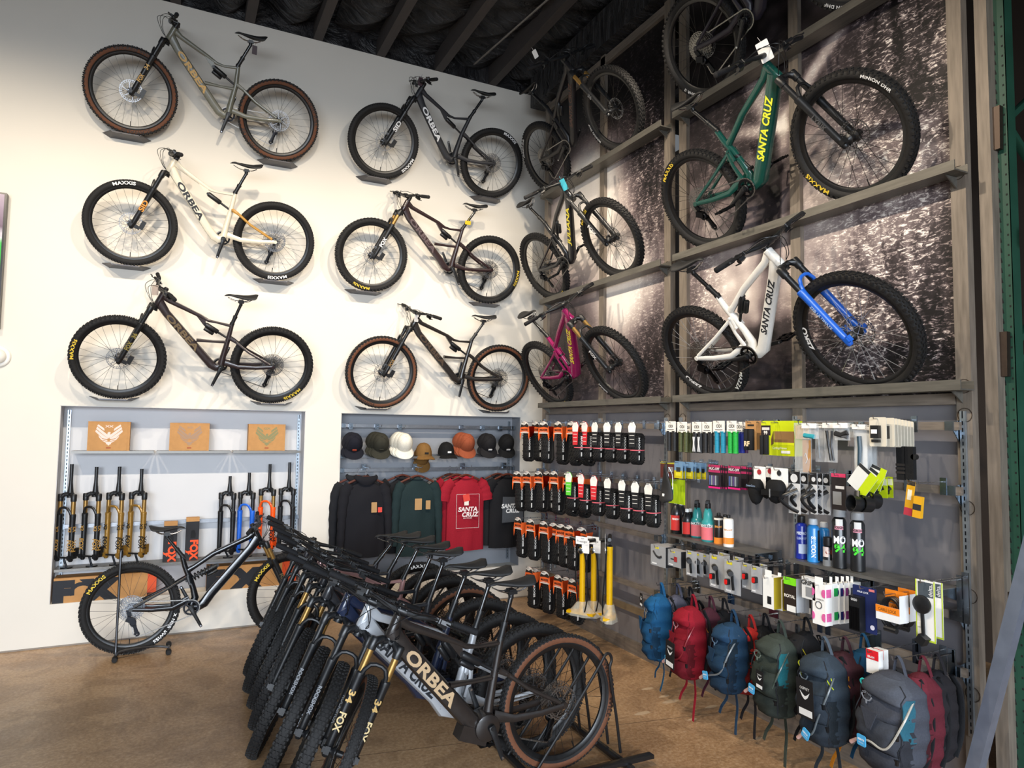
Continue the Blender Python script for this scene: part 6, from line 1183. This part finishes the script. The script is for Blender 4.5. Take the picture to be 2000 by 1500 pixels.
# ================================================================== backpacks
def pack(px, top, bot, wpx, X, col, lab, o=None, lean=0):
    """a hydration pack hanging by its haul loop; front faces the shop"""
    o = o or {}; M0 = onB(px, top, X); p0 = M0.translation; sc = (Vector(p0)-CAM).dot(fw)/FPX; h = (bot-top)*sc*1.0; w = wpx*sc/1.0; d = o.get('d', .15)
    t = root('backpack', lab, 'backpack', M0 @ RZ(o.get('yaw', -8)) @ RY(lean), 'backpacks on the lowest display bar'); C_ = cloth(col); sd = random.random()*9; top_ = .07
    def fn(u, v):
        a = 2*PI*u; k = min(1, (v/.14+.02))**.42*min(1, ((1-v)/.07+.05))**.42; ww = w/2*(.84+.16*math.sin(min(1, v*1.1)*PI)-.10*max(0, v-.8)/.2)*k; dd = d/2*(.62+.42*math.sin(v*PI*.85+.25)+.06*math.sin(v*5*PI)*v)*k
        sp = lambda c, e: math.copysign(abs(c)**e, c); x = sp(math.cos(a), .6)*ww; y = sp(math.sin(a), .55)*dd; z = -top_-(h-top_)*v
        wr = .006*abs(math.sin(x*22+v*11+sd))*math.sin(v*17+sd+x*9)+.004*math.sin(v*46+x*30+sd)+.003*math.sin(x*80+v*25)
        return (x-(.006*math.sin(v*29+sd) if abs(math.cos(a)) > .8 else 0), y-(wr if y < 0 else 0)-.02*math.sin(v*PI)*(y < 0), z)
    b = MB(); b.grid(fn, 44, 44, wrapu=True); b.f += [tuple(range(44))[::-1], tuple(43*44+k for k in range(44))]; b.m += [0, 0]; b.build('pack_body', C_, t, ang=75)
    P = lambda u, v, off=.004: (lambda q: Vector((q[0], q[1]-off, q[2])))(fn(u, v))
    def patch(u0, u1, v0, v1, off, m, nm, n=10):
        q = MB(); q.grid(lambda a, c: P(u0+(u1-u0)*a, v0+(v1-v0)*c, off*math.sin(PI*min(1, max(.04, a)))**.4*math.sin(PI*min(1, max(.06, c)))**.35), n, n); q.build(nm, m, t, ang=75)
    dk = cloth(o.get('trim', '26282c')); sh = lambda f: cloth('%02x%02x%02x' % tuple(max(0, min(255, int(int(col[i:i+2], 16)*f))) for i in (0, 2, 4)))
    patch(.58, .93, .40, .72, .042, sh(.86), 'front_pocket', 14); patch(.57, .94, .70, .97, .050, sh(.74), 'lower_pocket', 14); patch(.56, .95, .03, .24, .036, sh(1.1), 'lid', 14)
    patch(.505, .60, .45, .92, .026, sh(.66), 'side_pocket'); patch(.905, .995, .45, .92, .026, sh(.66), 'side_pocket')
    for u0 in (.585, .915): MB().tube([P(u0, .06+.9*i/14, .022) for i in range(15)], .003, 5).build('seam', dk, t)
    MB().prism([(-.5, .5), (.5, .5), (.12, -.5), (-.12, -.5)], 0, .004, T(*P(.75, .42, .046)) @ axes((w*.34, 0, 0), (0, 0, h*.16), (0, -1, 0), (0, 0, 0))).build('shove_flap', sh(.94), t, ang=0)
    if o.get('side'): patch(.90, .995, .16, .60, .024, cloth(o['side']), 'side_panel')
    # haul loop over the hook, zips, straps
    MB().tube(bez([(-.035, .02, -top_-.012), (-.018, .012, -.02), (0, .004, .008), (.018, .012, -.02), (.035, .02, -top_-.012)], 4), [(.010, .002)]*17, 6, ref=(0, 1, 0)).build('haul_loop', C_ if not o.get('loop') else cloth(o['loop']), t)
    for v0, k in ((.10, 0), (.17, 1)): MB().tube([P(.54+.42*i/12, v0+.16*abs(i/6-1)**2, .004) for i in range(13)], .0028, 5).build('zipper', dk if not o.get('zip') else cloth(o['zip']), t)
    for v0 in (.50, .74): MB().tube([P(.53+.44*i/8, v0+.02*math.sin(i), .012) for i in range(9)], [(.009, .0022)]*9, 6, ref=(0, 0, 1)).build('compression_strap', dk, t); q = P(.88, v0, .02); MB().obox(q, (.026, .012, .024)).build('buckle', BLK, t, ang=0)
    for i, (x, ln) in enumerate(((-.28, .20), (.24, .27))[:o.get('tails', 2)]):
        ln *= o.get('tl', 1); s_ = Vector((x*w, .0, -h+.03)); MB().tube(bez([s_, s_+Vector((.004, .01, -ln*.4)), s_+Vector((.02*(i*2-1), -.01, -ln*.75)), s_+Vector((.05*(i*2-1)*o.get('curl', .6), -.02, -ln))], 4), [(.0125, .0018)]*13, 6, ref=(1, 0, 0)).build('strap_tail', cloth(o.get('strap', col)), t)
    if o.get('harness', True):
        for s in (-1, 1): MB().tube(bez([(s*w*.2, d*.42, -top_-.02), (s*w*.32, d*.62, -h*.35), (s*w*.38, d*.55, -h*.7), (s*w*.34, d*.3, -h*.92)], 4), [(.018, .008)]*13, 8, ref=(1, 0, 0)).build('shoulder_strap', cloth('1c1d20'), t)
    q = P(.70, .27, .006)
    if o.get('logo', True):
        b = MB(); lg = q+Vector((0, -.006, 0)); wg = .055
        v, f = text2d('OSPREY', bold=.02); hh = .012
        b.add([lg+Vector((math.sin(a*hh/.045)*.045, 0, math.cos(a*hh/.045)*.045+b2*hh-.045+.02)) for a, b2 in v], f)
        for s in (-1, 1): b.tube([lg+Vector((s*.030, 0, .006)), lg+Vector((s*.018, 0, -.012)), lg+Vector((0, 0, -.018))], [(.001, .005), (.001, .004), (.001, .003)], 4)
        b.prism([(-.006, -.012), (.006, -.012), (.004, -.032), (-.004, -.032)], 0, .001, FA(lg.x, lg.y, lg.z)); b.build('embroidered_logo', card(o.get('logoc', '9aa4ac')), t, ang=0)
    if o.get('clip'): q2 = P(.64, .17, .010); m = MB(); m.tube([q2+Vector((.026*math.cos(a), 0, .016*math.sin(a)-.2*.026*math.cos(a))) for a in [2*PI*k/14 for k in range(14)]], .005, 6, closed=True); m.obox(q2, (.012, .008, .026)); m.build('helmet_clip', card(o['clip']), t); MB().obox(q2+Vector((.012, -.006, .008)), (.02, .004, .016)).build('red_tab', card('b8242e'), t, ang=0)
    if o.get('tag'):
        x, z, hh = o['tag']; q2 = P(.72, z, .03); c0 = (x*w, q2.y-.042, -h*z-hh/2); m = MB(); m.prism(rrect(hh*.62, hh, .004), 0, .002, FA(*c0)); m.build('hang_tag', card('1b1b1d'), t, RX(0), ang=0)
        m = MB(); text_into(m, 'OSPREY', hh*.07, FA(c0[0], c0[1]-.0026, c0[2]+hh*.26)); m.prism([(-.18*hh, .1*hh), (-.08*hh, .02*hh), (0, -.02*hh), (.08*hh, .02*hh), (.18*hh, .1*hh), (.1*hh, -.04*hh), (.02*hh, -.1*hh), (-.02*hh, -.1*hh), (-.1*hh, -.04*hh)][::-1], .002, .003, FA(c0[0], c0[1], c0[2]+hh*.08)); m.box(c0[0]-hh*.24, c0[0]+hh*.24, c0[1]-.003, c0[1]-.002, c0[2]-hh*.44, c0[2]-hh*.27); m.build('tag_print', card('e6e6e4'), t, ang=0)
        MB().tube([(c0[0], c0[1], c0[2]+hh*.5), tuple(P(.7, max(.05, z-.1), .01))], .001, 4).build('tag_string', BLK, t)
    if o.get('hose'):
        x0, x1, z1 = o['hose']; a = Vector((w*.42, -.01, -h*.25)); MB().tube(bez([a, (w*.50, -d*.62, -h*.45), (w*.30, -d*.80, -h*.68), (x1*w+.03, -d*.86, -h*z1+.01), (x1*w-.05, -d*.82, -h*z1-.02)], 6), .0052, 6).build('drinking_hose', mat('hose_'+o.get('hosec', '6a7074'), o.get('hosec', '6a7074'), .3, noise=.05), t)
        c0 = (x1*w, -d*.86-.012, -h*z1); m = MB(); m.prism(rrect(.05, .05, .008), 0, .004, FA(*c0) @ RZ(o.get('trot', 10))); m.build('blue_tag', card('4aa8dc'), t, ang=0); m = MB(); text_into(m, 'RESERVOIR', .008, FA(c0[0], c0[1]-.005, c0[2]+.004) @ RZ(o.get('trot', 10)), bold=.05, fit=.038); text_into(m, 'HYDRAULICS', .005, FA(c0[0], c0[1]-.005, c0[2]-.010) @ RZ(o.get('trot', 10)), fit=.03); m.build('tag_print', card('eaf4fa'), t, ang=0)
        m = MB(); m.tube([(x1*w-.05, -d*.82, -h*z1-.02), (x1*w-.085, -d*.80, -h*z1-.05)], [.007, .010], 8); m.build('bite_valve', mat('bite_valve', 'd8b0a8', .3, noise=.05, alpha=.8), t)
    hk(t, 'backpack hooks', lab='steel hook of the '+lab.split(' with')[0]); return t
OSP = 'backpacks on the lowest display bar'
pack(1290, 1140, 1288, 46, -.40, '174a70', 'bright blue backpack with compression straps, leftmost', dict(yaw=-18, tail=2, curl=.1, tag=(.0, .12, .09), trim='173f5e', strap='1b4a6a', tl=.8))
pack(1322, 1142, 1276, 34, -.28, '4a4b58', 'grey purple backpack behind the bright blue one', dict(tails=1, strap='1c1c20', logo=False))
pack(1346, 1148, 1262, 32, -.18, '1e1d20', 'black backpack behind the grey purple one', dict(logo=False, tails=0))
pack(1352, 1163, 1325, 60, -.42, '7c1422', 'bright red backpack with black hang tag', dict(tag=(.18, .50, .17), clip='c02430', hose=(.4, -.28, .78), hosec='7a2028', strap='8a1a28', trim='6a1420', logoc='c88a90'), 3)
pack(1386, 1166, 1312, 36, -.28, '43212c', 'maroon backpack behind the bright red one', dict(zip='b0702a', strap='4a2230', logo=False, tails=1, clip='6a4048'))
pack(1412, 1170, 1300, 36, -.18, '1c1c1f', 'black backpack behind the maroon one', dict(logo=False, tails=1))
pack(1430, 1193, 1352, 62, -.42, '1e3850', 'navy blue backpack with grey drinking hose', dict(hose=(.4, -.32, .80), side='16242f', clip='26282c', tl=.9, strap='22394f', logoc='6a86a0', trot=15), 2)
pack(1464, 1203, 1352, 42, -.30, '9c2420', 'scarlet backpack behind the navy blue one', dict(side='1c1c1f', logo=False, strap='1f1f22', tail=1))
pack(1492, 1200, 1330, 44, -.20, '1a1a1c', 'black backpack behind the scarlet one', dict(logo=False, tails=1))
pack(1522, 1214, 1396, 78, -.42, '343b35', 'olive grey backpack with blue hydration tag and black picture tag', dict(hose=(.4, -.22, .72), tag=(.25, .45, .10), clip='2a2c2e', side='1c5a62', hosec='3f4a44', strap='333a33', logoc='6d7a72', trot=-4), 2)
pack(1572, 1208, 1390, 54, -.28, '1b1b1d', 'black backpack behind the olive grey one', dict(logo=False, tails=1, zip='b8b02a'))
pack(1608, 1246, 1446, 84, -.44, '303a44', 'slate backpack with lime green details', dict(tag=(.14, .34, .19), clip='c6d42a', hose=(.4, .0, .86), zip='b8c62a', loop='4a545e', hosec='5a6266', strap='2a3036', logoc='7a8894', trot=-25), -3)
pack(1648, 1246, 1440, 70, -.32, '3e242b', 'brown maroon backpack with orange edge and round black maker tag', dict(zip='c07a1e', strap='b8741e', tag=(.12, .24, .11), logo=False, tails=1))
pack(1684, 1240, 1420, 50, -.22, '17405c', 'deep blue backpack behind the brown maroon one', dict(logo=False, tails=1))
pack(1752, 1284, 1510, 112, -.44, '43464f', 'large grey backpack with turquoise helmet clip, nearest the corner post', dict(clip='2fc0bc', hose=(.4, -.12, .70), side='2a5a6a', hosec='a8a49a', strap='3f424c', logoc='8a8f98', d=.18, trot=4), 3)
pack(1800, 1284, 1500, 60, -.32, '58202a', 'dusty red backpack behind the large grey one', dict(strap='5a1f2a', logo=False, tails=1))
pack(1828, 1280, 1480, 56, -.22, '211f22', 'black backpack at the right end, behind the dusty red one', dict(logo=False, tails=0))
# ================================================================== left wall things
t = root('television', 'dark framed television at the left edge of the white wall', 'television', T(-5.62, -.03, 3.20)); MB().box(-.75, .75, -.045, .028, -.565, .565).build('frame', mat('tv_black', '18181a', .3, noise=.03), t, ang=0)
SCR, nt, bs = nodes_mat('tv_picture'); N = nt.nodes.new; L = nt.links.new; tc = N('ShaderNodeTexCoord'); sp = N('ShaderNodeSeparateXYZ'); L(tc.outputs['Object'], sp.inputs[0])
mr = N('ShaderNodeMapRange'); mr.inputs[1].default_value = -.55; mr.inputs[2].default_value = .55; L(sp.outputs[2], mr.inputs[0])
c_ = ramp(math_('ADD', mr.outputs[0], math_('MULTIPLY', math_('SUBTRACT', noise(14, 3), .5), .10)), [(.0, '2f8f3c'), (.62, '3fa24a'), (.68, 'b8b4b8'), (.74, '6a5a66'), (.93, '8a7a88')]); L(c_, bs.inputs['Base Color']); L(c_, bs.inputs['Emission Color']); bs.inputs['Emission Strength'].default_value = .7; bs.inputs['Roughness'].default_value = .15
s_ = MB().box(-.735, .735, -.047, -.045, -.55, .55).build('screen', SCR, t, ang=0); MB().box(.55, .70, -.0485, -.047, .515, .545).build('score_banner', mat('banner_red', 'd0384a', .4, emit=.6), s_, ang=0)
t = root('wall_sensor', 'round white dome sensor low on the white wall by the left edge', 'sensor', T(-4.875, 0, 2.41)); MB().lathe([(.088, 0), (.090, .012), (.084, .020), (.078, .022)], ax=(0, -1, 0), n=28).build('base_ring', mat('white_plastic', 'ece8e0', .4, noise=.02), t); MB().lathe([(.062, .022), (.060, .050), (.048, .066), (.028, .076), (.0001, .079)], ax=(0, -1, 0), n=28).build('dome', mat('white_plastic', 'ece8e0', .4), t)
# ================================================================== right edge: pallet rack, cartons, leaning tube
GRN = mat('rack_green', '1b4435', .5, noise=.15, scale=8)
t = root('pallet_rack', 'green perforated pallet rack upright with steel beams at the right edge', 'rack', T(.16, -4.985, 0)); b = MB()
b.box(-.04, -.037, -.04, .04, 0, 5.5); b.box(-.04, .03, .037, .04, 0, 5.5); b.box(-.04, .03, -.04, -.037, 0, 5.5); b.build('upright', GRN, t, ang=0); b = MB(); z = .1
while z < 4: b.prism([(-.016, -.012), (.016, -.012), (.010, .014), (-.010, .014)], 0, .0006, axes((0, -1, 0), (0, 0, 1), (-1, 0, 0), (-.0401, .018, z))); b.prism([(-.004, -.005), (.004, -.005), (.004, .005), (-.004, .005)], 0, .0006, axes((0, -1, 0), (0, 0, 1), (-1, 0, 0), (-.0401, -.026, z+.02))); z += .051
b.build('punched_holes', mat('hole_shadow', '0c100e', .8), t, ang=0, kind='stuff')
b2 = root('pallet_rack', 'second green pallet rack upright, deeper in the dark store room', 'rack', T(1.05, -4.985, 0)); MB().box(-.045, .045, -.04, .04, 0, 5.5).build('upright', GRN, b2, ang=0)
for z in (.9, 2.35, 3.5):
    MB().tube([(.05, 0, z), (.86, 0, z+.62)], .018, 6, sq=5).build('brace', GRN, t); MB().tube([(.05, 0, z-.06), (.86, 0, z-.68)], .018, 6, sq=5).build('brace', GRN, t)
for z in (1.02, 2.28, 3.42): MB().prism([(-.02, -.11), (.02, -.11), (.024, .11), (-.016, .11)], 0, .03, axes((0, -1, 0), (0, 0, 1), (-1, 0, 0), (-.045, .0, z))).build('beam_connector', metal('5a4f48', .5), t, ang=0)
t2 = root('steel_tube', 'square steel tube end jutting out beside the green rack upright', 'tube', T(.18, -5.08, 2.86)); b = MB()
for a0, a1, c0, c1 in ((-.045, .045, .04, .045), (-.045, .045, -.045, -.04), (.04, .045, -.04, .04), (-.045, -.04, -.04, .04)): b.box(a0-.0, a1, -1.6, 0, c0, c1)
b.build('tube_wall', RAWH, t2, RZ(28), ang=0)
t = root('steel_tube', 'long grey-blue square tube leaning diagonally across the right edge', 'tube', T(-.12, -4.92, 0)); a = pix(1905, 1500, 0, -.12); c = pix(1978, 1215, 0, -.12); d = (c-a); e0 = a-d*(a.z/d.z)+d.normalized()*.02
t.matrix_world = T(e0.x, e0.y, 0.0); b = MB(); b.tube([(0, 0, .02), tuple(d*(1.62/d.z)+Vector((0, 0, .02)))], [(.040, .040)]*2, 4, ref=(1, 0, 0)); b.build('tube_wall', mat('blue_grey_steel', '7b8494', .42, noise=.14, scale=12, metal=.5), t, ang=20)
# cartons on the rack
BX = [(1958, 1085, 2020, 1155), (1962, 1160, 2030, 1212), (1967, 1216, 2030, 1255), (1972, 1258, 2030, 1302), (1985, 1306, 2040, 1333), (1982, 1336, 2040, 1378), (1979, 1382, 2040, 1448), (1982, 1452, 2040, 1530)]
for i, (x0, y0, x1, y1) in enumerate(BX):
    a = pix(x0, y1, 0, .45); c = pix(x0, y0, 0, .45); yy = a.y; w = .36
    t = root('carton', 'brown cardboard carton in the stack by the rack, %s from the top' % ordn[i], 'box', T(.45, yy, a.z), 'cartons stacked by the rack'); h = c.z-a.z-.004
    MB().box(0, .5, -w, 0, 0, h).build('carton_body', KRAFT, t, ang=0); MB().box(-.001, .0, -w, 0, h*.5-.018, h*.5+.018).build('packing_tape', mat('tape', 'b5966c', .3), t, ang=0) if i not in (2, 3, 7) else MB().box(-.0015, 0, -.12, -.05, h*.2, h*.85).build('shipping_label', WHITE, t, ang=0)
    if i == 7: text('carton_print', '534', .05, FB(-.002, -.09, h*.3), card('2a2a2a'), t)
# dark steel shelf boards of the store room behind
for z in (1.32, 2.7, 3.9):
    s = root('rack_beam', 'dim rack beam deep in the store room, at %s' % {1.32: 'waist height', 2.7: 'head height', 3.9: 'the top'}[z], 'beam', T(1.4, -5.6, z)); MB().box(-.03, .03, -1.5, .9, -.05, .05).build('beam', mat('dim_beam', '6a5a50', .6, noise=.1), s, ang=0)
